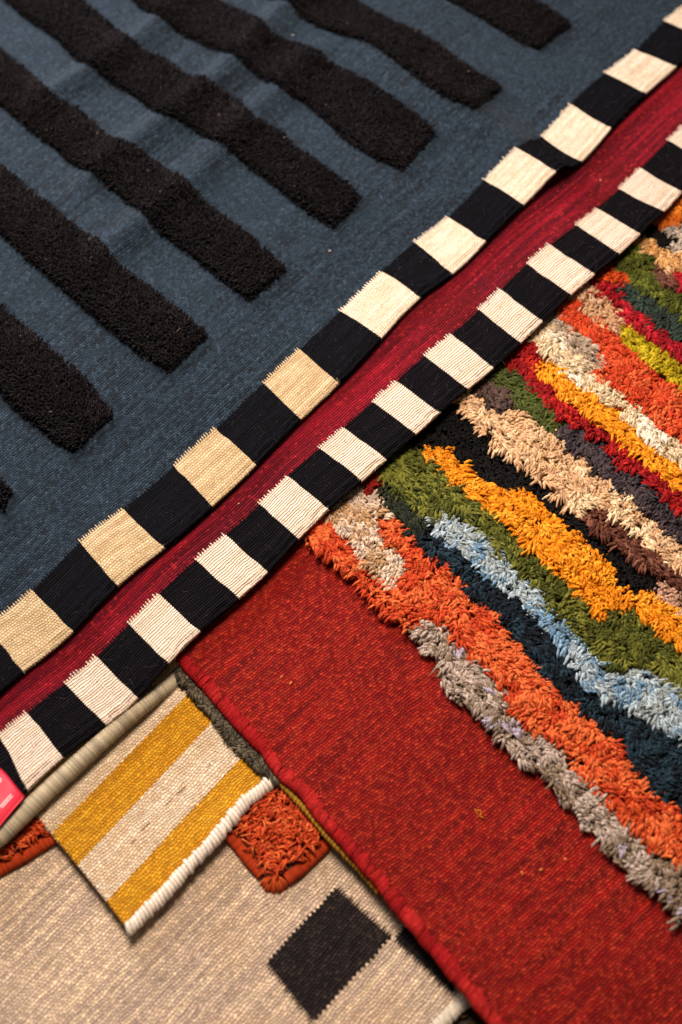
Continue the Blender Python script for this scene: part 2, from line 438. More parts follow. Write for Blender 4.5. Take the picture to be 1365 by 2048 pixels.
def field(name, mp, zf, us, vs, mat, parent, label=None, dz=0):
    U, Vv = np.meshgrid(us, vs); P = mp(U, Vv); Z = zf(P[..., 0], P[..., 1]) + dz
    return grid(name, np.dstack([P, Z]), np.dstack([Vv, U]), mat, parent, label=label)


# ------------------------------------------------------------------ floor
fl = hit([(682, 1024)], 0)[0]
nb = 26
root = thing('floor', 'brown boarded floor under the heap of rugs', 'floor', (682, 1024), 0, kind='structure')
for k in range(nb):
    y0 = -1.5 + k * .14; a = np.array([(-2, y0), (2.2, y0), (2.2, y0 + .137), (-2, y0 + .137)])
    V = np.r_[np.c_[a, np.full(4, -.001)], np.c_[a, np.full(4, -.02)]]
    build('floorboard', V, [(0, 1, 2, 3), (7, 6, 5, 4), (0, 4, 5, 1), (1, 5, 6, 2), (2, 6, 7, 3), (3, 7, 4, 0)], M['floor'], root, smooth=False)

# ------------------------------------------------------------------ blue rug
blue = thing('blue_rug', 'indigo blue rug with thick black pile bars and black and white checked border', 'rug', (300, 500), .05)
field('woven_field', map_b, z_blue, np.arange(-.36, 1.42, .0042), np.r_[np.arange(W_B - .007, W_B + .02, .002), np.arange(W_B + .02, 1.25, .0042)], M['blue'], blue)
for k in range(-2, 12):
    square('border_square', map_b, z_blue, k * P_B, (k + D_B) * P_B, W_B, M['white0' if k < 4 else 'white1'], blue, True, 100 + k, 'cream woven square')
    square('border_square', map_b, z_blue, (k + D_B) * P_B, (k + 1) * P_B, W_B, M['black1'], blue, False, 200 + k, 'black woven square')

BARS = [
    ([(-260, 745), (-60, 915), (0, 958), (22, 985)], [(-300, 800), (-80, 975), (0, 1020), (12, 1022)]),
    ([(-250, 415), (-100, 530), (0, 603), (30, 635), (80, 678), (165, 748), (232, 833)], [(-300, 585), (-120, 705), (0, 790), (30, 826), (65, 850), (100, 882), (146, 906)]),
    ([(-250, 150), (-100, 258), (0, 328), (50, 370), (100, 410), (150, 450), (210, 490), (235, 525), (310, 580), (360, 620), (422, 672)], [(-300, 265), (-120, 395), (0, 470), (50, 520), (85, 550), (130, 590), (170, 625), (240, 683), (280, 713), (334, 748)]),
    ([(-250, -80), (-100, 27), (0, 100), (50, 135), (100, 185), (160, 220), (210, 270), (240, 285), (285, 300), (320, 330), (390, 380), (440, 425), (500, 470), (575, 541)], [(-300, 20), (-120, 140), (0, 215), (50, 255), (100, 295), (160, 340), (210, 370), (265, 415), (300, 450), (360, 500), (430, 555), (497, 605)]),
    ([(-150, -240), (50, -90), (165, 0), (210, 40), (275, 90), (335, 120), (370, 150), (435, 172), (475, 200), (505, 235), (550, 255), (600, 300), (683, 360), (723, 397)], [(-250, -190), (-80, -62), (10, 5), (50, 40), (110, 80), (170, 130), (225, 170), (280, 205), (320, 232), (370, 250), (415, 280), (500, 340), (570, 395), (620, 432), (668, 458)]),
    ([(100, -230), (300, -90), (435, 0), (500, 30), (540, 65), (590, 87), (650, 115), (733, 160), (793, 200), (853, 245), (872, 268)], [(-40, -215), (140, -85), (260, 0), (300, 30), (350, 65), (430, 102), (475, 120), (510, 150), (560, 180), (610, 210), (645, 245), (683, 280), (733, 315), (804, 345)]),
    ([(350, -215), (560, -90), (700, -2), (723, 10), (773, 40), (833, 65), (883, 95), (933, 135), (1004, 176)], [(210, -210), (400, -85), (535, 0), (600, 35), (655, 65), (733, 85), (763, 105), (813, 145), (883, 195), (952, 222)]),
    ([(700, -230), (900, -100), (1068, 0), (1108, 25), (1141, 50)], [(560, -210), (760, -85), (888, 0), (933, 25), (983, 55), (1043, 90), (1076, 102)]),
    ([(1030, -230), (1130, -165), (1240, -100)], [(900, -230), (1050, -120), (1190, -50)]),
]
BLK = np.array(lin('0c0a0c'))
for bi, (hi, lo) in enumerate(BARS):
    n = 150; A = smooth_line(hit(hi, z_blue)[:, :2], n, 2); B = smooth_line(hit(lo, z_blue)[:, :2], n, 2)
    L = np.linalg.norm(np.diff((A + B) / 2, axis=0), axis=1).sum(); m = 22
    s = np.linspace(0, 1, m); XY = A[:, None] * (1 - s[None, :, None]) + B[:, None] * s[None, :, None]
    ctr = XY[:, m // 2][:, None]; XY = ctr + (XY - ctr) * .93
    wd = np.linalg.norm(A - B, axis=1)
    e = np.minimum(np.minimum(s, 1 - s)[None] * wd[:, None], (np.linspace(1, 0, n) * L)[:, None] * .9) / .008
    cap = np.sqrt(np.clip(1 - (1 - np.clip(e, 0, 1)) ** 2, 0, 1))
    ph = .0066 * cap; XY = XY + .0012 * (np.dstack([vn(XY[..., 0], XY[..., 1], .008, 51), vn(XY[..., 0], XY[..., 1], .008, 52)]) - .5)
    Z = z_blue(XY[..., 0], XY[..., 1]) + ph + .0012 * (vn(XY[..., 0], XY[..., 1], .006, 53) - .5) - .001
    bar = grid('pile_bar', np.dstack([XY, Z]), np.dstack([XY[..., 0], XY[..., 1]]), M['black1'], blue)
    area = L * wd.mean(); N = int(area / (.00195 ** 2))
    ti = rng.random(N); si = rng.random(N)
    def samp(ti, si):
        x = ti * (n - 1); y = si * (m - 1); i = np.minimum(x.astype(int), n - 2); j = np.minimum(y.astype(int), m - 2); fx = (x - i)[:, None]; fy = (y - j)[:, None]
        G = np.dstack([XY, Z]); return (G[i, j] * (1 - fx) + G[i + 1, j] * fx) * (1 - fy) + (G[i, j + 1] * (1 - fx) + G[i + 1, j + 1] * fx) * fy
    P0 = samp(ti, si) - [0, 0, .001]
    along = (A[-1] - A[0]); along /= np.linalg.norm(along); across = A[n // 2] - B[n // 2]; across /= np.linalg.norm(across)
    lean = along[None] * (.3 + .8 * (vn(P0[:, 0], P0[:, 1], .03, 61) - .3))[:, None] + across[None] * ((.5 - si) * 1.6)[:, None] + rng.normal(size=(N, 2)) * .45
    clump = vn(P0[:, 0], P0[:, 1], .005, 62)
    ln = .0040 + .0018 * clump + rng.random(N) * .001
    P2 = P0 + np.c_[lean * ln[:, None] * .6, ln * .95]; P1 = P0 + np.c_[lean * ln[:, None] * .15, ln * .55]
    tint = (.7 + .8 * rng.random(N) ** 2)[:, None] * BLK[None] * np.array([1, 1, 1])
    warm = rng.random(N) < .05; tint[warm] = np.array(lin('201a1a'))
    warm = rng.random(N) < .0008; tint[warm] = np.array(lin('8a7464'))
    strand_obj('pile', P0, P1, P2, np.full(N, .00085) * (.7 + .6 * rng.random(N)), tint, M['pile'], bar, K=3, S=4, prof=[1, 1, .6], kind='stuff')

# ------------------------------------------------------------------ crimson rug
crim = thing('crimson_rug', 'crimson ribbed rug with narrow black and cream checked border under the blue rug', 'rug', (760, 720), .04)
field('woven_field', map_c, z_crim, np.arange(-.42, 1.42, .005), np.r_[np.arange(W_C - .007, W_C + .05, .0025), np.arange(W_C + .05, .5, .01)], M['crimson'], crim)
for k in range(-4, 17):
    square('border_square', map_c, z_crim, k * P_C, (k + D_C) * P_C, W_C, M['white2'], crim, True, 300 + k, 'cream ribbed woven square')
    square('border_square', map_c, z_crim, (k + D_C) * P_C, (k + 1) * P_C, W_C, M['black2'], crim, False, 400 + k, 'black ribbed woven square')


def fibres(parent, mp, zf, u0, u1, v0, v1, n, col, seed, ln=.006, r=.00011, down=.3):
    rr = np.random.default_rng(seed); u = u0 + rr.random(n) * (u1 - u0); v = v0 + rr.random(n) * (v1 - v0)
    P = mp(u, v); P0 = np.c_[P, zf(P[:, 0], P[:, 1]) + .0003]
    d = rr.normal(size=(n, 3)); d[:, 2] = np.abs(d[:, 2]) * .6; d /= np.linalg.norm(d, axis=1)[:, None]
    l = ln * (.3 + rr.random(n))[:, None]
    P1 = P0 + d * l * .6 + [0, 0, .0006]; P2 = P0 + d * l + rr.normal(size=(n, 3)) * l * .25
    strand_obj('loose_fibre', P0, P1, P2, np.full(n, r), np.repeat(np.array(lin(col))[None], n, 0), M['fuzz'], parent, K=4, S=3, prof=[1, 1, .9, .6], kind='stuff')


for k in range(-1, 10):
    fibres(blue, map_b, z_blue, k * P_B, (k + D_B) * P_B, -.001, .0015, 90, 'e0cfb4', 500 + k, .0035)
for k in range(-1, 13):
    fibres(crim, map_c, z_crim, k * P_C, (k + D_C) * P_C, -.001, .0015, 60, 'ecd8be', 520 + k, .003)
fibres(blue, map_b, z_blue, -.2, 1.3, .0, W_B, 500, '5a5a60', 540, .008, .00009)
fibres(crim, map_c, z_crim, -.2, 1.3, .0, W_C, 500, '6a5c60', 541, .007, .00009)
fibres(blue, map_b, z_blue, -.3, 1.3, W_B, .9, 2500, '5c7488', 542, .006, .0001)

# ------------------------------------------------------------------ red rug with shag field
FRINGE = [(300, 1262), (347, 1318), (402, 1379), (464, 1452), (517, 1505), (549, 1552), (599, 1593), (643, 1655), (700, 1716), (755, 1782), (808, 1850), (856, 1905), (905, 1966), (963, 2034), (1010, 2090), (1110, 2215)]
RBND = [(540, 960), (585, 1030), (618, 1073), (659, 1123), (697, 1158), (741, 1205), (788, 1249), (823, 1272), (850, 1296), (880, 1340), (920, 1393), (965, 1452), (1003, 1493), (1053, 1528), (1091, 1562), (1131, 1603), (1171, 1644), (1200, 1678), (1249, 1737), (1283, 1772), (1326, 1800), (1365, 1848), (1420, 1905), (1600, 2100)]
red = thing('red_shag_rug', 'shaggy multicoloured rug with a wide madder red flatwoven side and short red fringe', 'rug', (800, 1500), .028)
n = 230; A = smooth_line(hit(FRINGE, z_red)[:, :2], n, 2); Bb = smooth_line(hit(RBND, z_red)[:, :2], n, 2)
A = A + (Bb - A) / np.linalg.norm(Bb - A, axis=1)[:, None] * .0038
# push the kilim a little under the tufts and continue it beneath the upper rugs
axis = (A[-1] - A[0]) / np.linalg.norm(A[-1] - A[0]); perp = np.array([-axis[1], axis[0]])
rot = lambda XY: np.dstack([XY @ axis, XY @ perp])
inw = np.r_[-.0012, -.0016, -.0006, .0008]; inz = np.r_[-.004, -.002, -.0004, 0]
def long_rows(A, B, m, extra=.03, ext=.05):
    dirn = (B - A); dirn /= np.linalg.norm(dirn, axis=1)[:, None]
    s = np.linspace(0, 1, m); XY = (A + dirn * .0012)[:, None] * (1 - s[None, :, None]) + (B + dirn * .008)[:, None] * s[None, :, None]
    rim = A[:, None] + dirn[:, None] * inw[None, :, None]
    XY = np.concatenate([rim[:, :3], XY], 1); dz = np.r_[inz[:3], np.zeros(m)]
    back = XY[:1] - axis * np.linspace(.16, .01, 8)[:, None, None]
    XY = np.concatenate([back, XY], 0)
    return XY, dz
XY, dz = long_rows(A, Bb, 70)
Z = z_red(XY[..., 0], XY[..., 1]) + dz[None] - .012 * sm(-(np.arange(len(XY)) - 20) / 20)[:, None] * 0
grid('kilim_band', np.dstack([XY, Z]), rot(XY), M['red'], red)
# fringe of red yarn ends overcast on the side
N = 2300; t = np.sort(rng.random(N)) * (n - 1) * .97; i = np.minimum(t.astype(int), n - 2); f = (t - i)[:, None]
E0 = A[i] * (1 - f) + A[i + 1] * f; s_len = t / n
inn = np.tile(perp, (N, 1)); inn = inn * np.sign(((Bb[i] - A[i]) * perp).sum(1))[:, None]
bun = .6 * vn(s_len, s_len * 0, .012, 71) + .4 * vn(s_len, s_len * 0, .0048, 74); bun2 = vn(s_len, s_len * 0 + 3, .02, 72)
li = .0028 + .0065 * bun + rng.random(N) * .0030
tilt = axis[None] * ((bun - .5) * .008 + rng.normal(size=N) * .0009)[:, None]
P0 = np.c_[E0 + inn * li[:, None] + tilt - axis * .001, z_red(E0[:, 0], E0[:, 1]) + .0006]
P2 = np.c_[E0 - inn * (.0022 + .0015 * bun2)[:, None] + tilt * .3 + axis * .001, z_red(E0[:, 0], E0[:, 1]) - .004]
P1 = np.c_[E0 - inn * .0012 + tilt, z_red(E0[:, 0], E0[:, 1]) + .0002 + .0020 * bun + rng.random(N) * .0012]
pal = np.array([lin('ac2624'), lin('981a1c'), lin('840c22')]); pick = np.clip((vn(s_len, s_len * 0, .035, 73) * 1.6 + rng.random(N) * .5 + np.where(s_len > .86, .9, 0)), 0, 2.4).astype(int)
strand_obj('fringe', P0, P1, P2, np.full(N, .0005), pal[pick] * (.55 + .5 * rng.random(N) + .5 * vn(s_len, s_len * 0, .006, 75))[:, None], M['fuzz'], red, K=5, S=4, kind='stuff')

# bands of the shag: source-pixel outline, yarn colours, [length factor]
BND = [
    ('rust orange', ['cc5226', 'b83e1c', 'da6836', 'c44a26'], [(600, 1000), (656, 1035), (679, 1073), (711, 1105), (726, 1135), (764, 1173), (790, 1184), (802, 1158), (826, 1149), (817, 1131), (788, 1105), (764, 1088), (747, 1070), (764, 1047), (788, 1044), (805, 1061), (817, 1079), (835, 1099), (873, 1117), (893, 1143), (922, 1161), (940, 1184), (928, 1202), (981, 1220), (1003, 1250), (1024, 1279), (1032, 1300), (1059, 1314), (1073, 1338), (1076, 1352), (1112, 1388), (1156, 1414), (1167, 1434), (1208, 1458), (1243, 1493), (1232, 1516), (1229, 1537), (1246, 1569), (1273, 1600), (1294, 1617), (1331, 1644), (1366, 1678), (1366, 1756), (1348, 1734), (1321, 1716), (1291, 1700), (1267, 1665), (1230, 1628), (1187, 1585), (1155, 1563), (1153, 1537), (1123, 1505), (1073, 1473), (1041, 1461), (1021, 1434), (1012, 1405), (994, 1364), (965, 1345), (935, 1310), (911, 1290), (890, 1255), (852, 1241), (830, 1262), (820, 1275), (788, 1252), (741, 1207), (697, 1160), (659, 1125), (618, 1076), (570, 1020)]),
    ('grey brown', ['9c8878', 'b3a093', '86725f', 'a89cac'], [(852, 1241), (890, 1255), (911, 1290), (935, 1310), (965, 1345), (994, 1364), (1012, 1405), (1021, 1434), (1041, 1461), (1073, 1473), (1123, 1505), (1153, 1537), (1155, 1563), (1187, 1585), (1230, 1628), (1267, 1665), (1291, 1700), (1321, 1716), (1348, 1734), (1366, 1756), (1366, 1855), (1326, 1805), (1283, 1778), (1249, 1743), (1200, 1684), (1171, 1650), (1131, 1609), (1091, 1568), (1053, 1534), (1003, 1499), (965, 1458), (920, 1399), (880, 1346), (850, 1302), (823, 1276), (830, 1260)]),
    ('fluffy fawn', ['c4a07c', 'b08a64', 'd2b8a0', 'bca898'], [(600, 960), (717, 940), (729, 985), (749, 988), (773, 1017), (776, 1035), (764, 1047), (747, 1070), (764, 1088), (788, 1105), (817, 1131), (826, 1149), (802, 1158), (790, 1184), (764, 1173), (726, 1135), (711, 1105), (679, 1073), (656, 1035)]),
    ('dark red', ['7a1410', '8c1c14'], [(700, 930), (747, 930), (770, 964), (747, 985), (729, 985)]),
    ('bottle green', ['2e3122', '262b20', '3a3c26'], [(749, 985), (765, 970), (793, 994), (832, 1023), (846, 1041), (858, 1058), (837, 1078), (817, 1070), (802, 1047), (776, 1026), (752, 997)]),
    ('dark teal', ['141d23', '101820', '1e313c', '0e1317'], [(858, 1050), (881, 1076), (908, 1105), (952, 1135), (981, 1164), (1000, 1181), (1035, 1206), (1062, 1244), (1082, 1259), (1112, 1297), (1147, 1332), (1153, 1367), (1185, 1399), (1217, 1414), (1273, 1437), (1317, 1458), (1340, 1496), (1366, 1487), (1366, 1595), (1358, 1593), (1320, 1572), (1322, 1554), (1296, 1543), (1279, 1519), (1258, 1505), (1243, 1493), (1208, 1458), (1167, 1434), (1156, 1414), (1112, 1388), (1076, 1352), (1073, 1338), (1059, 1314), (1032, 1300), (1024, 1279), (1003, 1250), (981, 1220), (928, 1202), (940, 1184), (922, 1161), (893, 1143), (873, 1117), (835, 1099), (837, 1078)]),
    ('pale blue', ['7f9db4', '6a8aa4', 'a3b2ba', '9aa4a4', '8098b0'], [(858, 1047), (873, 1032), (899, 1032), (937, 1047), (952, 1064), (984, 1088), (997, 1120), (1024, 1134), (1041, 1155), (1065, 1170), (1091, 1207), (1117, 1240), (1147, 1264), (1179, 1297), (1199, 1323), (1214, 1349), (1240, 1352), (1281, 1338), (1322, 1352), (1355, 1382), (1366, 1393), (1366, 1487), (1340, 1496), (1317, 1458), (1273, 1437), (1217, 1414), (1185, 1399), (1153, 1367), (1147, 1332), (1112, 1297), (1082, 1259), (1062, 1244), (1035, 1206), (1000, 1181), (981, 1164), (952, 1135), (908, 1105), (881, 1076), (858, 1055)]),
    ('olive green', ['5a5a1e', '474a18', '6a6a28', '3a4018'], [(740, 900), (770, 880), (800, 890), (843, 912), (864, 932), (893, 961), (922, 982), (961, 1008), (981, 1026), (1009, 1052), (1035, 1081), (1053, 1105), (1082, 1131), (1129, 1166), (1152, 1196), (1188, 1237), (1205, 1258), (1223, 1257), (1217, 1232), (1229, 1226), (1270, 1226), (1296, 1253), (1328, 1282), (1366, 1314), (1366, 1393), (1355, 1382), (1322, 1352), (1281, 1338), (1240, 1352), (1214, 1349), (1199, 1323), (1179, 1297), (1147, 1264), (1117, 1240), (1091, 1207), (1065, 1170), (1041, 1155), (1024, 1134), (997, 1120), (984, 1088), (952, 1064), (937, 1047), (899, 1032), (873, 1032), (858, 1047), (846, 1041), (832, 1023), (793, 994), (765, 965), (747, 930)]),
    ('amber', ['e8951e', 'dd8414', 'f2a42c'], [(843, 909), (860, 900), (890, 903), (905, 906), (908, 926), (925, 932), (934, 950), (981, 975), (1009, 997), (1035, 988), (1062, 994), (1091, 1020), (1106, 1040), (1138, 1061), (1161, 1081), (1214, 1128), (1237, 1166), (1226, 1172), (1246, 1184), (1287, 1187), (1317, 1205), (1366, 1237), (1366, 1314), (1328, 1282), (1296, 1253), (1270, 1226), (1229, 1226), (1217, 1232), (1223, 1257), (1205, 1258), (1188, 1237), (1152, 1196), (1129, 1166), (1082, 1131), (1053, 1105), (1035, 1081), (1009, 1052), (981, 1026), (961, 1008), (922, 982), (893, 961), (864, 932)]),
    ('black', ['120f0e', '0d0b0c'], [(780, 850), (880, 780), (913, 808), (963, 868), (983, 898), (1053, 947), (1106, 988), (1141, 1023), (1164, 1038), (1199, 1073), (1229, 1093), (1258, 1125), (1302, 1155), (1331, 1172), (1314, 1196), (1287, 1187), (1246, 1184), (1226, 1172), (1237, 1166), (1214, 1128), (1161, 1081), (1138, 1061), (1106, 1040), (1091, 1020), (1062, 994), (1035, 988), (1009, 997), (981, 977), (934, 950), (925, 932), (908, 926), (905, 906), (890, 903), (860, 900), (843, 907), (800, 890)]),
    ('brown', ['6e4030', '5a3226', '80503e'], [(1167, 1032), (1199, 1020), (1229, 1040), (1258, 1067), (1293, 1096), (1325, 1123), (1366, 1155), (1366, 1188), (1334, 1172), (1302, 1155), (1258, 1125), (1229, 1093), (1199, 1073)]),
    ('pinkish beige', ['c49a80', 'b08870', 'd4ae98'], [(1314, 1198), (1334, 1174), (1366, 1186), (1366, 1237), (1330, 1210)]),
    ('peach', ['d9b48c', 'cfa57c', 'e4c8a0'], [(913, 808), (925, 785), (945, 782), (965, 799), (994, 834), (1029, 819), (1062, 837), (1082, 860), (1106, 876), (1141, 903), (1179, 935), (1199, 961), (1238, 982), (1281, 1023), (1328, 1061), (1352, 1084), (1366, 1099), (1366, 1155), (1325, 1123), (1293, 1096), (1258, 1067), (1229, 1040), (1199, 1020), (1164, 1038), (1141, 1023), (1106, 988), (1053, 947), (983, 898), (963, 868)]),
    ('umber', ['4c3a36', '5a463e', '3c3030'], [(930, 785), (960, 752), (985, 752), (1003, 772), (1027, 796), (1029, 819), (997, 836), (983, 812), (965, 799), (945, 782)]),
    ('moss green', ['40481e', '4a5222', '323a1a'], [(960, 755), (990, 715), (1015, 731), (1035, 749), (1073, 793), (1103, 825), (1132, 852), (1111, 870), (1106, 876), (1082, 856), (1062, 837), (1040, 820), (1027, 796), (1003, 772), (985, 755)]),
    ('charcoal', ['3c3236', '463a3e', '302a2e'], [(1106, 876), (1120, 860), (1135, 853), (1164, 873), (1205, 898), (1243, 945), (1281, 964), (1317, 994), (1366, 1038), (1366, 1099), (1352, 1084), (1328, 1061), (1281, 1023), (1238, 982), (1199, 961), (1179, 935), (1141, 903)]),
    ('scarlet', ['a81a18', '8e1216', 'c02a1c'], [(1000, 720), (1050, 665), (1059, 676), (1088, 705), (1065, 737), (1100, 770), (1129, 802), (1176, 840), (1214, 866), (1258, 903), (1296, 941), (1331, 967), (1366, 991), (1366, 1038), (1317, 994), (1281, 964), (1243, 945), (1205, 898), (1164, 873), (1135, 853), (1103, 825), (1073, 793), (1035, 749)]),
    ('golden amber', ['ee9c22', 'e08a18', 'f6ae34'], [(1065, 737), (1091, 717), (1112, 731), (1141, 764), (1170, 781), (1202, 805), (1229, 828), (1267, 863), (1305, 900), (1340, 920), (1366, 944), (1366, 991), (1331, 967), (1296, 941), (1258, 903), (1214, 866), (1176, 840), (1129, 802), (1100, 770)]),
    ('cream', ['e0cba8', 'd4bb96', 'ecdcc4'], [(1056, 676), (1075, 640), (1094, 629), (1115, 660), (1141, 699), (1165, 715), (1188, 752), (1223, 772), (1255, 805), (1276, 816), (1296, 837), (1322, 860), (1366, 893), (1366, 944), (1340, 920), (1305, 900), (1267, 863), (1229, 828), (1202, 805), (1170, 781), (1141, 764), (1112, 731), (1091, 717), (1088, 705)]),
    ('taupe', ['b39c84', 'a08a76', 'c4b2a0'], [(1085, 626), (1112, 622), (1129, 638), (1155, 664), (1194, 693), (1204, 726), (1188, 752), (1165, 715), (1141, 699), (1115, 660), (1094, 632)]),
    ('coral orange', ['d0512a', 'c03e1e', 'dc6638'], [(1105, 622), (1130, 595), (1150, 598), (1170, 617), (1196, 646), (1226, 674), (1258, 699), (1287, 723), (1317, 755), (1343, 770), (1366, 787), (1366, 893), (1322, 860), (1296, 837), (1276, 816), (1255, 805), (1223, 772), (1188, 752), (1204, 726), (1194, 693), (1155, 664), (1129, 638)]),
    ('sandy beige', ['c89c74', 'b88c68', 'd8b090'], [(1135, 600), (1155, 575), (1182, 570), (1205, 595), (1229, 615), (1250, 645), (1228, 674), (1199, 649), (1170, 617), (1150, 600)]),
    ('mustard green', ['b49a12', '9c860e', 'c4ac20'], [(1226, 673), (1246, 652), (1267, 652), (1287, 676), (1331, 699), (1355, 723), (1366, 735), (1366, 787), (1343, 770), (1317, 755), (1287, 723), (1258, 699)]),
    ('ruby', ['a01220', '8a0e1a', 'b41c28'], [(1160, 575), (1183, 560), (1209, 568), (1231, 571), (1251, 590), (1258, 608), (1284, 632), (1305, 650), (1340, 664), (1366, 693), (1366, 735), (1355, 723), (1331, 699), (1287, 676), (1267, 652), (1250, 645), (1229, 615), (1205, 595), (1182, 572)]),
    ('burnt orange', ['c4481a', 'b03a14'], [(1185, 560), (1199, 530), (1221, 528), (1234, 543), (1259, 555), (1259, 566), (1235, 574), (1209, 570)]),
    ('forest green', ['27302a', '2f3c34', '3a4434'], [(1235, 574), (1255, 560), (1287, 588), (1317, 605), (1343, 626), (1366, 641), (1366, 693), (1340, 664), (1305, 650), (1284, 632), (1258, 608), (1251, 590)]),
    ('leaf green', ['54581a', '444816', '666c24'], [(1225, 515), (1245, 492), (1262, 486), (1282, 495), (1297, 513), (1312, 527), (1300, 545), (1323, 574), (1345, 585), (1366, 600), (1366, 641), (1343, 626), (1317, 605), (1287, 588), (1258, 560), (1234, 543)]),
    ('cocoa', ['6c4236', '5c362c'], [(1300, 545), (1319, 533), (1341, 552), (1352, 566), (1366, 580), (1366, 600), (1345, 585), (1323, 574)]),
    ('berry red', ['a81422', '901020'], [(1345, 552), (1352, 535), (1366, 533), (1366, 580), (1352, 566)]),
    ('light peach', ['d2a46c', 'c49058', 'dcb480'], [(1262, 486), (1282, 470), (1297, 476), (1304, 485), (1311, 502), (1326, 505), (1348, 505), (1366, 497), (1366, 533), (1352, 535), (1341, 552), (1314, 529), (1297, 513), (1282, 495)]),
    ('deep black', ['100d0c', '0c0a0a'], [(1275, 475), (1306, 440), (1322, 448), (1333, 466), (1354, 475), (1348, 504), (1326, 505), (1311, 502), (1304, 485), (1297, 476)]),
    ('tangerine', ['d0701c', 'bc5c14', 'e0842a'], [(1310, 440), (1335, 400), (1366, 380), (1366, 444), (1347, 447), (1333, 466), (1322, 448)]),
    ('silver grey', ['a89888', '94867a', 'c4b4a0'], [(1347, 447), (1366, 443), (1366, 500), (1348, 505), (1354, 475), (1335, 466)]),
]
GS = .002; gx = np.arange(-.05, .62, GS); gy = np.arange(-.62, .52, GS); GX, GY = np.meshgrid(gx, gy)
ZT = z_red(GX, GY) + .009
pp = proj(np.stack([GX.ravel(), GY.ravel(), ZT.ravel()], 1)); pxx, pyy = pp[:, 0].copy(), pp[:, 1].copy()
ov = np.maximum(0, pxx - 1362); pxx -= ov; pyy -= ov * .86
lab = np.full(len(pxx), -1)
for k, (_, _, poly) in enumerate(BND): lab[(inpoly(pxx, pyy, poly)) & (lab < 0)] = k
# everything on the left of the kilim boundary is not shag
bd, sd, _ = seg_dist(pxx + ov * 0, pyy, np.array(RBND)); rb_d, rb_s, _ = seg_dist(GX.ravel(), GY.ravel(), Bb)
kil = rb_s == (seg_dist(np.array([A[n // 2][0]]), np.array([A[n // 2][1]]), Bb)[1][0])
lab = np.where(kil & (rb_d > .004), 99, np.where(lab >= 0, lab, -1)).reshape(GX.shape)
for _ in range(60):
    u_ = lab < 0
    if not u_.any(): break
    for ax, sh_ in ((0, 1), (0, -1), (1, 1), (1, -1)):
        r_ = np.roll(lab, sh_, ax); lab = np.where((lab < 0) & (r_ >= 0), r_, lab)


def blur(a, it=3):
    for _ in range(it):
        a = (np.roll(a, 1, 0) + np.roll(a, -1, 0) + np.roll(a, 1, 1) + np.roll(a, -1, 1) + a) / 5
    return a


def look(arr, x, y):
    i = np.clip(((y - gy[0]) / GS).round().astype(int), 0, len(gy) - 1); j = np.clip(((x - gx[0]) / GS).round().astype(int), 0, len(gx) - 1)
    return arr[i, j]


sp_ = .0045; tx, ty = np.meshgrid(np.arange(gx[0], gx[-1], sp_), np.arange(gy[0], gy[-1], sp_))
tx = (tx + rng.normal(size=tx.shape) * .0013).ravel(); ty = (ty + rng.normal(size=ty.shape) * .0013).ravel()
# raggedness of the colour changes, knot by knot
_th = vn(tx, ty, .034, 90) * 5.5 + vn(tx, ty, .012, 91) * 1.8 + .6
jx = tx + .004 * (vn(tx, ty, .007, 81) - .5) + .0040 * np.cos(_th) + .0011 * axis[0]; jy = ty + .004 * (vn(tx, ty, .007, 82) - .5) + .0040 * np.sin(_th) + .0011 * axis[1] - .0042
lb = look(lab, jx, jy)
uvc_px = proj(np.c_[tx, ty, z_red(tx, ty) + .008])
inview = (uvc_px[:, 0] < 1640) & (uvc_px[:, 1] > 120) & (uvc_px[:, 1] < 2350)
# distance in from the checked edge of the crimson rug (tufts beneath it are pressed flat and unseen)
EDGE = map_c(np.linspace(-.3, 1.4, 120), np.zeros(120)); ed, es, _ = seg_dist(tx, ty, EDGE)
_t = map_c(np.array([.5]), np.array([.2]))[0]; under = es == seg_dist(np.array([_t[0]]), np.array([_t[1]]), EDGE)[1][0]
keep = (lb >= 0) & (lb < 99) & inview & ~(under & (ed > .012))
tx, ty, lb, ed, under = tx[keep], ty[keep], lb[keep], ed[keep], under[keep]
press = np.where(under, .45, np.clip(.6 + ed / .02 * .4, 0, 1))
build('shag_ground', np.c_[Bb[0], .02][None].repeat(0, 0).reshape(-1, 3) if False else np.array([[*(Bb[0] - axis * .1), .0285], [*(Bb[0] + [.75, .62]), .0285], [*(Bb[-1] + [.5, .5]), .0285], [*Bb[-1], .0285]]), [(0, 1, 2, 3)], M['base'], red)
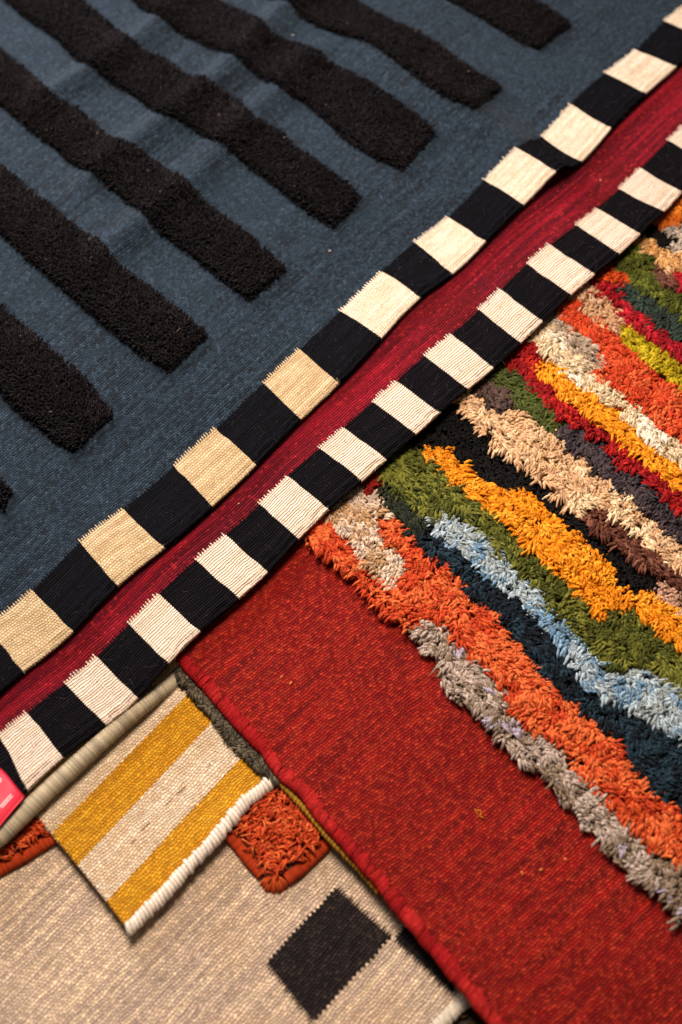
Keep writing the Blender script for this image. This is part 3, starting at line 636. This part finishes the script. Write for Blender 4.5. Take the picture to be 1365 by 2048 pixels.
for k, (nm, cols, _) in enumerate(BND):
    s_ = lb == k
    if not s_.any(): continue
    x, y = tx[s_], ty[s_]; N = len(x)
    oh = blur((lab == k).astype(float), 7); gyy, gxx = np.gradient(oh, GS)
    I = look(oh, x, y); ox, oy = -look(gxx, x, y), -look(gyy, x, y); g = np.hypot(ox, oy) + 1e-6; gs = np.clip(g * .008, 0, 1) / g
    kth = vn(x, y, .034, 90) * 5.5 + vn(x, y, .012, 91) * 1.8 + .6 + rng.normal(size=N) * .8; kl = rng.random(N); kd = rng.random(N); kn = rng.random(N)
    rep = 6; rp = lambda q: np.repeat(q, rep)
    x, y, I, ox, oy, pr, th, kl, kd, kn = rp(x), rp(y), rp(I), rp(ox * gs), rp(oy * gs), rp(press[s_]), rp(kth), rp(kl), rp(kd), rp(kn); N = len(x)
    jx2 = rng.normal(size=N) * .0013; jy2 = rng.normal(size=N) * .0013; x = x + jx2; y = y + jy2
    fx = np.cos(th); fy = np.sin(th)
    ln = (.0086 + .0035 * kl + .0018 * rng.random(N) + .0035 * vn(x, y, .014, 93)) * (.5 + .5 * np.clip(I, 0, 1))
    dark = nm in ('black', 'deep black'); ln = ln * (.62 if dark else 1)
    lx = .12 * axis[0] + .40 * fx + .35 * ox + rng.normal(size=N) * .11; ly = .12 * axis[1] + .40 * fy + .35 * oy + rng.normal(size=N) * .11
    zb = z_red(x, y)
    P0 = np.c_[x, y, zb]
    P1 = P0 + np.c_[lx * ln * .05 + jx2 * 1.0, ly * ln * .05 + jy2 * 1.0, ln * 1.15 * pr]
    P2 = P0 + np.c_[lx * ln * 1.2 + jx2 * .7, ly * ln * 1.2 + jy2 * .7, ln * (.28 + .3 * kn + .12 * rng.random(N)) * pr]
    pal = np.array([lin(c) for c in cols]); q = (vn(x, y, .018, 95 + k) * .9 + kd * .45 + rng.random(N) * .12) / 1.45 * len(pal); pk = np.clip(q.astype(int), 0, len(pal) - 1)
    dye = pal[pk] * (.78 + .44 * rng.random(N))[:, None]
    r = .00122 * (.75 + .5 * rng.random(N)) * (.8 if dark else 1)
    ob = strand_obj('yarn_band', P0, P1, P2, r, dye, M['yarn'], red, K=5, S=5, prof=[.9, 1, 1.06, 1.06, .88], kind='stuff', label=nm + ' tufted band')

# ------------------------------------------------------------------ rug with the corded edge
ROPE = [(-150, 1775), (-60, 1717), (0, 1674), (37, 1639), (73, 1603), (110, 1568), (147, 1535), (183, 1502), (234, 1455), (293, 1402), (337, 1362), (375, 1322), (430, 1268)]
corded = thing('corded_rug', 'sand coloured rug with a thick thread wrapped cord along its edge', 'rug', (200, 1480), .02)
C = hit(ROPE, .026); Cs = smooth_line(C, 1300, 40); Cs[:, 2] = .0255 + .001 * vn(Cs[:, 0], Cs[:, 1], .03, 101)
Cs[-420:, 2] -= .013 * sm(np.linspace(0, 1, 420) / .7)
tube('edge_cord', Cs, .0079, M['wrap'], corded, 'cbbb9e', S=22, pitch=.0016, amp=.0007, slant=.35, kvar=.28)
E0 = Cs[::10]; dn = np.gradient(E0, axis=0); dn /= np.linalg.norm(dn, axis=1)[:, None]; nrm = np.c_[-dn[:, 1], dn[:, 0]]
if nrm[0] @ np.array([-1, 1]) < 0: nrm = -nrm
s = np.linspace(.004, .22, 40); XY = E0[:, None, :2] + nrm[:, None] * s[None, :, None]
Z = np.full(XY.shape[:2], .0265) - .0 * s[None]
grid('woven_field', np.dstack([XY, Z]), np.dstack([XY[..., 0], XY[..., 1]]), M['tan'], corded)

# ------------------------------------------------------------------ yellow striped rug
yel = thing('yellow_striped_rug', 'small cream and ochre yellow striped rug with a white whipped edge', 'rug', (300, 1600), .014)
AXA = hit([(250, 1860), (545, 1560)], z_yellow)[:, :2]; yu = AXA[1] - AXA[0]; yu /= np.linalg.norm(yu)
LFT = [(40, 1600), (72, 1632), (103, 1675), (155, 1732), (213, 1806), (249, 1855)]
def line_on(p0, p1, k0=-.0, k1=1.0): return np.array([p0, p1])
# stripes: near boundary and far boundary, (left end, right end) in source pixels
YS = [('tan stripe', 'tan2', (-10, 1560), (250, 1300), (72, 1632), (330, 1370)), ('cream stripe', 'cream', (72, 1632), (330, 1370), (103, 1668), (380, 1384)),
      ('ochre stripe', 'yellow', (103, 1668), (380, 1384), (155, 1731), (428, 1441)), ('cream stripe', 'cream', (155, 1731), (428, 1441), (213, 1804), (488, 1511)),
      ('ochre stripe', 'yellow', (213, 1804), (488, 1511), (249, 1851), (541, 1556))]
M['tan2'] = M['cream']
for si, (lb_, mt, a0, a1, b0, b1) in enumerate(YS):
    q = hit([a0, a1, b0, b1], z_yellow)[:, :2]
    e = .45; q1 = q[0] + (q[1] - q[0]) * (1 + e); q3 = q[2] + (q[3] - q[2]) * (1 + e)
    if si == 4: q3 = q[3] + (q[3] - q[2]) / np.linalg.norm(q[3] - q[2]) * .004; q1 = q[1] + (q[1] - q[0]) / np.linalg.norm(q[1] - q[0]) * .03
    t = np.r_[-.002, 0, np.linspace(.004, 1, 190)]; s = np.linspace(-.0, 1, 20)
    Xa = q[0] + (q1 - q[0]) * t[:, None]; Xb = q[2] + (q3 - q[2]) * t[:, None]
    XY = Xa[None] * (1 - s[:, None, None]) + Xb[None] * s[:, None, None]
    wig = .0009 * (vn(t * 90, t * 0 + si, 1, 110)[None] - .5); zig = np.where(np.arange(len(t)) % 4 < 2, .0006, -.0006)
    nn = np.array([-yu[1], yu[0]])
    XY = XY + nn * 0
    XY[-1] += nn * zig[:, None] * (1 if si < 4 else 0); XY[0] += nn * zig[:, None] * (0 if si == 0 else 1)
    # left side is scalloped where the weft turns
    sc_ = .0007 * np.sin(s * 60 + si); XY[:, :3] += yu * sc_[:, None, None]
    Z = z_yellow(XY[..., 0], XY[..., 1]) - np.where(t < 0, .004, 0)[None] - np.where(t == 0, .0006, 0)[None] + (.0001 * si)
    UVg = np.dstack([XY @ nn, XY @ yu])
    grid('stripe', np.dstack([XY, Z]), UVg, M[mt], yel, label=lb_)
# body under the stripes gives the rug its thickness
q = hit([(-10, 1562), (250, 1302), (249, 1851), (541, 1556)], z_yellow)[:, :2]; q[1] += (q[1] - q[0]) * .2
cq = q.mean(0); q = cq + (q - cq) * .95
Vb = [[*q[0], .0165], [*q[1], .0165], [*q[3], .0165], [*q[2], .0165], [*q[0], .012], [*q[1], .012], [*q[3], .012], [*q[2], .012]]
build('backing', Vb, [(0, 1, 2, 3), (7, 6, 5, 4), (0, 4, 5, 1), (1, 5, 6, 2), (2, 6, 7, 3), (3, 7, 4, 0)], M['cream'], yel, smooth=False, uv=np.array(Vb)[:, :2])


def stitches(parent, name, line, rad, mr, pitch, col, slant=.35, kv=.12, squash=.8, seed=1):
    """each turn of the overcast yarn is its own little loop round the edge"""
    r = np.random.default_rng(seed); Ls = np.linalg.norm(np.diff(line, axis=0), axis=1).sum(); n = int(Ls / pitch)
    c = resample(line, n); d = np.gradient(c, axis=0); d /= np.linalg.norm(d, axis=1)[:, None]
    A_, B_ = 20, 8; th = np.linspace(0, 2 * math.pi, A_, endpoint=False); ph = np.linspace(0, 2 * math.pi, B_, endpoint=False)
    rr = rad + mr * np.cos(ph)[None]; V = np.stack([slant * rad * np.cos(th)[:, None] + mr * 1.15 * np.sin(ph)[None] + 0 * rr, rr * np.cos(th)[:, None], rr * np.sin(th)[:, None] * squash], -1).reshape(-1, 3)
    i = np.arange(A_)[:, None] * B_; i2 = ((np.arange(A_) + 1) % A_)[:, None] * B_; j = np.arange(B_)[None]; j2 = (j + 1) % B_
    Q = np.stack([i + j, i + j2, i2 + j2, i2 + j], -1).reshape(-1, 4)
    uv = np.stack([np.tile(np.arange(B_) / B_, A_), np.repeat(th, B_) * rad], -1)
    protos = []
    for k in range(5):
        o = build(name, V, Q, M['wrap'], None, uv=uv, dye=np.repeat(np.array(lin(col))[None] * (1 + kv * (r.random() - .5) * 2), len(V), 0)); protos.append(o)
    for k in range(n):
        o = protos[k] if k < 5 else protos[r.integers(5)].copy()
        if k >= 5: COL.objects.link(o)
        X = Vector(d[k]); Yv = Vector((0, 0, 1)).cross(X).normalized(); Zv = X.cross(Yv)
        Mx = Matrix((X, Yv, Zv)).transposed().to_4x4() @ Matrix.Rotation(r.normal() * .10, 4, 'Z') @ Matrix.Rotation(r.normal() * .05, 4, 'Y')
        scl = 1 + r.normal() * .08
        o.parent = parent; o.matrix_basis = Matrix.Translation(Vector((c[k] - wloc(parent)).tolist())) @ Mx @ Matrix.Diagonal((1, scl, scl, 1))


WH = smooth_line(hit([(258, 1858), (262, 1856), (290, 1826), (330, 1788), (375, 1735), (420, 1690), (455, 1648), (490, 1605), (525, 1580), (541, 1562)], .018), 80, 4); WH[:, 2] = .0175
we = bpy.data.objects.new('whipped_edge', None); COL.objects.link(we); we.parent = yel; we.location = (0, 0, 0); we['label'] = 'white whipped edge'
stitches(we, 'yarn_wrap', WH, .0046, .0018, .0035, 'e4d4c4', seed=3, kv=.1)
tube('edge_core', WH, .0044, M['wrap'], yel, 'e6d8ca', S=14, pitch=.003, amp=.0002, flat=.8)
# a few dark grey threads woven into the pale stripe
for a, b in (((352, 1590), (372, 1574)), ((330, 1612), (345, 1598)), ((282, 1662), (300, 1645)), ((262, 1688), (272, 1678)), ((415, 1535), (422, 1528))):
    q = hit([a, ((a[0] + b[0]) / 2 + 1, (a[1] + b[1]) / 2), b], z_yellow); q[:, 2] += .0005
    strand_obj('dark_thread', q[:1], q[1:2] + [0, 0, .0006], q[2:], [.00028], [lin('5a4e50')], M['yarn'], yel, K=5, S=5)

# ------------------------------------------------------------------ orange tufted samples
ORP = [lin('cc5024'), lin('bc421c'), lin('da6432'), lin('b03a18')]


def orange_mat(label, poly, edges, p, corner=None, dens=.0024, hz=.012, shade=1.0):
    root = thing('orange_shag_mat', label, 'rug', p, hz - .004, group=None)
    q = hit(poly, hz)[:, :2]; c = q.mean(0); nq = len(q)
    V = np.r_[np.c_[q, np.full(nq, hz)], np.c_[q, np.full(nq, hz - .005)]]
    Qs = [(i, i + nq, (i + 1) % nq + nq, (i + 1) % nq) for i in range(nq)]
    tri = [(nq * 2, i, (i + 1) % nq) for i in range(nq)]; V = np.r_[V, [[*c, hz]]]
    build('backing', V, Qs, M['base'], root, T=tri, smooth=False)
    lo, hi = q.min(0), q.max(0); X, Y = np.meshgrid(np.arange(lo[0], hi[0], dens), np.arange(lo[1], hi[1], dens)); x = X.ravel() + rng.normal(size=X.size) * .0012; y = Y.ravel() + rng.normal(size=X.size) * .0012
    m = inpoly(x, y, q); x, y = x[m], y[m]
    ok = np.ones(len(x), bool)
    for e in edges:
        l = hit(e, hz)[:, :2]; d, _, _ = seg_dist(x, y, l); ok &= d > .0075
    yq = hit([(40, 1560), (250, 1872), (560, 1560), (300, 1290)], .02)[:, :2]; ok &= ~inpoly(x, y, yq)
    if shade < 1: x0 = hit([(135, 1655)], .02)[0, 0]; ok &= x < x0 - .014
    x, y = x[ok], y[ok]; N = len(x)
    th = vn(x, y, .016, 120) * 9 + rng.normal(size=N) * .7; ln = .006 + .005 * rng.random(N)
    P0 = np.c_[x, y, np.full(N, hz)]; P1 = P0 + np.c_[np.cos(th) * ln * .4, np.sin(th) * ln * .4, ln * 1.0]
    th2 = th + rng.normal(size=N) * 1.1
    P2 = P0 + np.c_[np.cos(th2) * ln * 1.0, np.sin(th2) * ln * 1.0, ln * .35]
    dye = np.array(ORP)[rng.integers(0, 4, N)] * (.8 + .4 * rng.random(N))[:, None]
    strand_obj('shag_pile', P0, P1, P2, np.full(N, .00105), dye, M['yarn'], root, K=6, S=5, prof=[.9, 1, 1, 1, .9, .7], kind='stuff')
    for e in edges:
        l = smooth_line(hit(e, hz), 420, 20); l[:, 2] = hz - .0022
        tube('whipped_edge', l, .0058, M['wrap'], root, 'bc4018', S=16, pitch=.0019, amp=.0008, slant=.3, flat=.7, kvar=.22)
    if corner:
        cc = hit([corner[0]], hz)[0]; aim = hit([corner[1]], hz)[0] - cc; base = math.atan2(aim[1], aim[0]); N = 110
        an = base + (rng.random(N) - .5) * 2.3; R = .0100 + rng.random(N) * .0045
        P0 = cc[None] + np.c_[np.cos(an) * .001, np.sin(an) * .001, np.full(N, .001) + rng.random(N) * .002]
        P2 = cc[None] + np.c_[np.cos(an) * R, np.sin(an) * R, np.full(N, -.005)]
        P1 = cc[None] + np.c_[np.cos(an) * R * .8, np.sin(an) * R * .6, .0020 + rng.random(N) * .0012]
        strand_obj('corner_wrap', P0, P1, P2, np.full(N, .0011), np.array([lin('d0562a')]) * (.55 + .7 * rng.random(N))[:, None], M['fuzz'], root, K=5, S=4, kind='stuff')
    return root


orange_mat('square orange shag mat corner poking out between the yellow striped rug and the red rug', [(478, 1682), (545, 1768), (640, 1690), (690, 1630), (560, 1480), (440, 1600)],
           [[(448, 1656), (478, 1690), (505, 1725), (526, 1748)], [(572, 1758), (600, 1738), (642, 1698), (700, 1640)]], (560, 1680), corner=((550, 1752), (546, 1790)))
orange_mat('orange shag mat with a wrapped edge peeping out under the thick cord', [(-120, 1790), (-10, 1740), (95, 1682), (130, 1640), (60, 1590), (-120, 1690)],
           [[(-120, 1800), (-10, 1742), (45, 1712), (100, 1678), (150, 1648)]], (30, 1700), shade=.8)

# ------------------------------------------------------------------ grey tufted rug and mustard corded rug under the red one
grey = thing('grey_shag_rug', 'dark olive grey shag rug edge showing between the red fringe and yellow stripes', 'rug', (450, 1480), .02)
GL = smooth_line(hit([(330, 1335), (378, 1395), (420, 1440), (455, 1490), (500, 1545), (545, 1575), (553, 1580)], .0215), 60, 3)
perp3 = np.r_[perp * np.sign(((Bb[60] - A[60]) @ perp)), 0]
N = 1100; t = rng.random(N) * 58; i = t.astype(int); f = (t - i)[:, None]; E = GL[i] * (1 - f) + GL[i + 1] * f
wf = np.clip(1.15 - (t / 58) ** 3 * .9, .2, 1)
P0 = E + perp3 * (.007 + rng.random(N) * .012)[:, None] + [0, 0, .0]; P0[:, 2] = .0195 + rng.random(N) * .002
out = -perp3[None] * (.0070 * wf * (.5 + .7 * rng.random(N)))[:, None]; al = np.r_[axis, 0][None] * ((vn(t, t * 0, 3, 131) - .3) * .016 + rng.normal(size=N) * .003)[:, None]
P2 = P0 + out + al; P2[:, 2] = .0195 + rng.random(N) * .0035; P1 = P0 + out * .5 + al * .2; P1[:, 2] = .0255 + rng.random(N) * .001
pal = np.array([lin('463e32'), lin('5a5040'), lin('3a342c'), lin('6e6450')])
strand_obj('shag_pile', P0, P1, P2, np.full(N, .0009), pal[rng.integers(0, 4, N)] * (.8 + .4 * rng.random(N))[:, None], M['yarn'], grey, K=5, S=5, kind='stuff')
q = np.r_[GL[::6] + perp3 * .006, (GL[::6] + perp3 * .12)[::-1]]; nq = len(GL[::6]); q[:, 2] = .0205
build('backing', q, [(i, i + 1, 2 * nq - 2 - i, 2 * nq - 1 - i) for i in range(nq - 1)], M['base'], grey)

must = thing('mustard_rug', 'rug with a thin twisted mustard cord edge just under the red fringe', 'rug', (640, 1640), .02)
ML = smooth_line(hit([(535, 1535), (556, 1560), (585, 1590), (620, 1628), (655, 1672), (690, 1708), (720, 1738), (760, 1785)], .021), 400, 12); ML[:, 2] = .0205
MLn = ML.copy(); tube('edge_cord', MLn, .0030, M['wrap'], must, 'b8862a', S=12, pitch=.0042, amp=.0011, slant=1.0, kvar=.12)
q = np.r_[ML[::20], (ML[::20] + perp3 * .12)[::-1]]; nq = len(ML[::20]); q[:, 2] = .0215
build('woven_field', q, [(i, i + 1, 2 * nq - 2 - i, 2 * nq - 1 - i) for i in range(nq - 1)], M['yellow'], must, uv=q[:, :2])

# ------------------------------------------------------------------ oatmeal rug
bei = thing('oatmeal_rug', 'oatmeal flatwoven rug with dark brown squares at the bottom of the heap', 'rug', (300, 1900), .004)
nn = np.array([-yu[1], yu[0]])
END = hit([(935, 1990), (850, 2062)], .0065)[:, :2]; ed_ = (END[1] - END[0]); ed_ /= np.linalg.norm(ed_)
# frame aligned with the stripes; the whipped end lies across the lower right
o0 = END[0]; inward = -np.array([-ed_[1], ed_[0]]);
if inward @ (hit([(300, 1800)], 0)[0, :2] - o0) < 0: inward = -inward
a_ = np.arange(-.55, .75, .006); b_ = np.r_[.0, .001, np.arange(.004, .75, .006)]
Aa, Bb2 = np.meshgrid(a_, b_); XY = o0 + Aa[..., None] * ed_ + Bb2[..., None] * inward
Z = z_beige(XY[..., 0], XY[..., 1]) - np.where(Bb2 < .0005, .003, 0)
grid('woven_field', np.dstack([XY, Z]), np.dstack([XY @ nn, XY @ yu]), M['beige'], bei)


def checker(corners, seed, teeth_edges=(0, 2)):
    """dark block with a toothed outline, lying flush in the weave; corners in source pixels"""
    r = np.random.default_rng(seed); q = hit(corners, z_beige)[:, :2]; n1, n2 = 93, 72
    s = np.linspace(0, 1, n1); t = np.linspace(0, 1, n2); S, T = np.meshgrid(s, t)
    XY = ((1 - S) * (1 - T))[..., None] * q[0] + (S * (1 - T))[..., None] * q[1] + (S * T)[..., None] * q[2] + ((1 - S) * T)[..., None] * q[3]
    d01 = (q[1] - q[0]) / np.linalg.norm(q[1] - q[0]); d03 = (q[3] - q[0]) / np.linalg.norm(q[3] - q[0])
    # long ragged teeth where the weft interlocks (edges along s), small steps on the other two
    tooth = (r.random(n1) * .0045 + .0012) * (np.arange(n1) % 4 > 1); XY[0] -= d03 * tooth[:, None]
    tooth = (r.random(n1) * .0045 + .0012) * (np.arange(n1) % 4 > 1); XY[-1] += d03 * tooth[:, None]
    st_ = np.where(np.arange(n2) // 2 % 2 == 0, .0016, -.0008); XY[:, 0] -= d01 * st_[:, None]; XY[:, -1] += d01 * st_[:, None]
    lowf = .002 * (vn(t * 9, t * 0 + seed, 1, 141) - .5); XY += d01 * lowf[:, None, None]
    Z = z_beige(XY[..., 0], XY[..., 1]) + .0005
    Z[0] -= .0002; Z[-1] -= .0002
    grid('woven_square', np.dstack([XY, Z]), np.dstack([XY @ nn, XY @ yu]), M['dark'], bei, label='dark brown woven square')


checker([(672, 1778), (780, 1876), (628, 2042), (536, 1926)], 1)
checker([(872, 1780), (955, 1850), (907, 1985), (792, 1878)], 2)
wl = smooth_line(hit([(965, 1960), (945, 1985), (915, 2015), (885, 2045), (840, 2085), (760, 2170)], .006), 60, 3); wl[:, 2] = .0052
we2 = bpy.data.objects.new('whipped_end', None); COL.objects.link(we2); we2.parent = bei; we2.location = (0, 0, 0); we2['label'] = 'cream whipped end'
stitches(we2, 'yarn_wrap', wl, .0058, .0009, .00165, 'ded0bc', seed=9, slant=.2, kv=.1, squash=.6)
tube('edge_core', wl, .0056, M['wrap'], bei, 'cfbfa8', S=12, pitch=.002, amp=.0002, flat=.6)

brn = thing('brown_fluffy_rug', 'dark brown fluffy rug visible in the bottom gap beside the red fringe', 'rug', (940, 2050), .0)
N = 1500; c0 = hit([(965, 2075)], .002)[0]; x = c0[0] + (rng.random(N) - .5) * .12; y = c0[1] + (rng.random(N) - .5) * .12
th = vn(x, y, .02, 150) * 8; P0 = np.c_[x, y, np.full(N, .0005)]; P1 = P0 + [0, 0, .003]; P2 = P0 + np.c_[np.cos(th) * .007, np.sin(th) * .007, .001 + rng.random(N) * .002]
# keep the pile beside, not through, the oatmeal rug
kk = ((np.c_[x, y] - o0) @ inward) < .001; P0[kk, 2] += 0
pal = np.array([lin('4a3a22'), lin('3a2c1c'), lin('5c4c2a')])
strand_obj('shag_pile', P0[kk], P1[kk], P2[kk], np.full(kk.sum(), .0008), pal[rng.integers(0, 3, N)][kk], M['yarn'], brn, K=4, S=4, prof=[1, 1, 1, .6], kind='stuff')

# ------------------------------------------------------------------ price tag and lint
tag_o = thing('price_tag', 'glossy pink red card tag lying over the crimson rug corner beside the cord', 'tag', (15, 1590), .04)
zt = lambda x, y: .0425 + 0 * x
tc = hit([(0, 1537), (48, 1590), (0, 1648), (-60, 1590)], zt)[:, :2]
t_u = tc[2] - tc[1]; tw_ = np.linalg.norm(t_u); t_u /= tw_; t_v = np.array([t_u[1], -t_u[0]])
if t_v @ (tc[0] - tc[1]) < 0: t_v = -t_v
# u runs along the lower right edge (towards lower left), v up the right edge
cr = hit([(48, 1590)], zt)[0, :2]; up_ = hit([(3, 1538)], zt)[0, :2] - cr; uh = np.linalg.norm(up_); up_ /= uh
dn_ = hit([(0, 1647)], zt)[0, :2] - cr; dn_ /= np.linalg.norm(dn_)
def tagpt(u, v, lift=0.0):
    """u along the lower edge, v inwards; the card curls down at its lower edge"""
    z = .0420 + .0016 * np.sin(np.clip(v / .03, 0, 1) * math.pi / 2) - .0035 * np.exp(-v / .004) + .001 * vn(u, v, .02, 160)
    bow = .0003 * np.sin(np.clip(v / uh, 0, 1) * math.pi * 2)
    XY = cr + (u + bow)[..., None] * dn_ + v[..., None] * up_
    return np.dstack([XY, z + lift])
U, Vv = np.meshgrid(np.linspace(0, .07, 30), np.linspace(0, uh * 1.02, 26))
top = tagpt(U, Vv); bot = top - [0, 0, .0004]; nr, nc = top.shape[:2]
ring = np.r_[np.arange(nc), np.arange(1, nr) * nc + nc - 1, (nr - 1) * nc + np.arange(nc - 2, -1, -1), np.arange(nr - 2, 0, -1) * nc]; rn_ = np.roll(ring, -1); o_ = nr * nc
build('card', np.r_[top.reshape(-1, 3), bot.reshape(-1, 3)], np.r_[gridq(nr, nc), gridq(nr, nc, o_)[:, ::-1], np.stack([ring, rn_, rn_ + o_, ring + o_], 1)], M['paper'], tag_o)
def tag_uv(px):
    q = hit(px, .0433)[:, :2] - cr; return np.linalg.solve(np.stack([dn_, up_], 1), q.T).T


for p0, p1 in (((22.6, 1588), (-6, 1620)), ((25.6, 1591), (4, 1615))):
    a2, b2 = tag_uv([p0, p1]); t = np.linspace(0, 1, 12)[:, None]; c2 = a2 + (b2 - a2) * t; nv = np.array([-(b2 - a2)[1], (b2 - a2)[0]]); nv = nv / np.linalg.norm(nv) * .00035
    g2 = np.stack([c2 - nv, c2 + nv], 1); grid('printed_line', tagpt(g2[..., 0], g2[..., 1], .0003), g2, M['ink'], tag_o)
# fragment of a white printed letter with a small dark hole beside it
hc = tag_uv([(-1.5, 1562)])[0]
TH, RR = np.meshgrid(np.linspace(0, 2 * math.pi, 25), np.array([.0014, .0021])); grid('printed_letter', tagpt(hc[0] + RR * np.sin(TH), hc[1] + RR * np.cos(TH), .0003), np.dstack([TH, RR]), M['ink'], tag_o)
TH, RR = np.meshgrid(np.linspace(0, 2 * math.pi, 17), np.array([.0001, .0012])); grid('punched_hole', tagpt(hc[0] + RR * np.sin(TH), hc[1] + RR * np.cos(TH), .0003), np.dstack([TH, RR]), M['inkd'], tag_o)

lint = thing('loose_thread', 'tiny curled orange thread lying on the red flatwoven rug', 'thread', (962, 1628), .031)
for a, b, c in (((950, 1619), (957, 1635), (969, 1637)), ((954, 1621), (966, 1622), (962, 1636))):
    q = hit([a, b, c], z_red); q[:, 2] += [.0008, .002, .001]
    strand_obj('thread_strand', q[:1], q[1:2], q[2:], [.00035], [lin('f09428')], M['yarn'], lint, K=8, S=5, prof=[1] * 8)
# slubs: thick paler spots spun into the red, crimson and blue yarns
def slubs(parent, zf, pts, col, r=.0011):
    for (x, y, a) in pts:
        c = hit([(x, y)], zf)[0]; d = np.array([math.cos(a), math.sin(a), 0]) * r * 1.6
        strand_obj('slub', (c - d + [0, 0, -.0002])[None], (c + [0, 0, .0012])[None], (c + d)[None], [r], [lin(col)], M['yarn'], parent, K=5, S=6, prof=[.4, .9, 1, .9, .4])
slubs(red, z_red, [(1132, 1720, 2.2), (1045, 1747, 2.0), (582, 1367, 1), (563, 1355, 1), (1083, 1740, .7)], 'e07a3c')
slubs(crim, z_crim, [(1202, 360, 1.4), (478, 1008, .5)], 'e8a070', .0008)
slubs(blue, z_blue, [(586, 70, 0), (660, 502, .3)], 'b8a8a0', .0010)
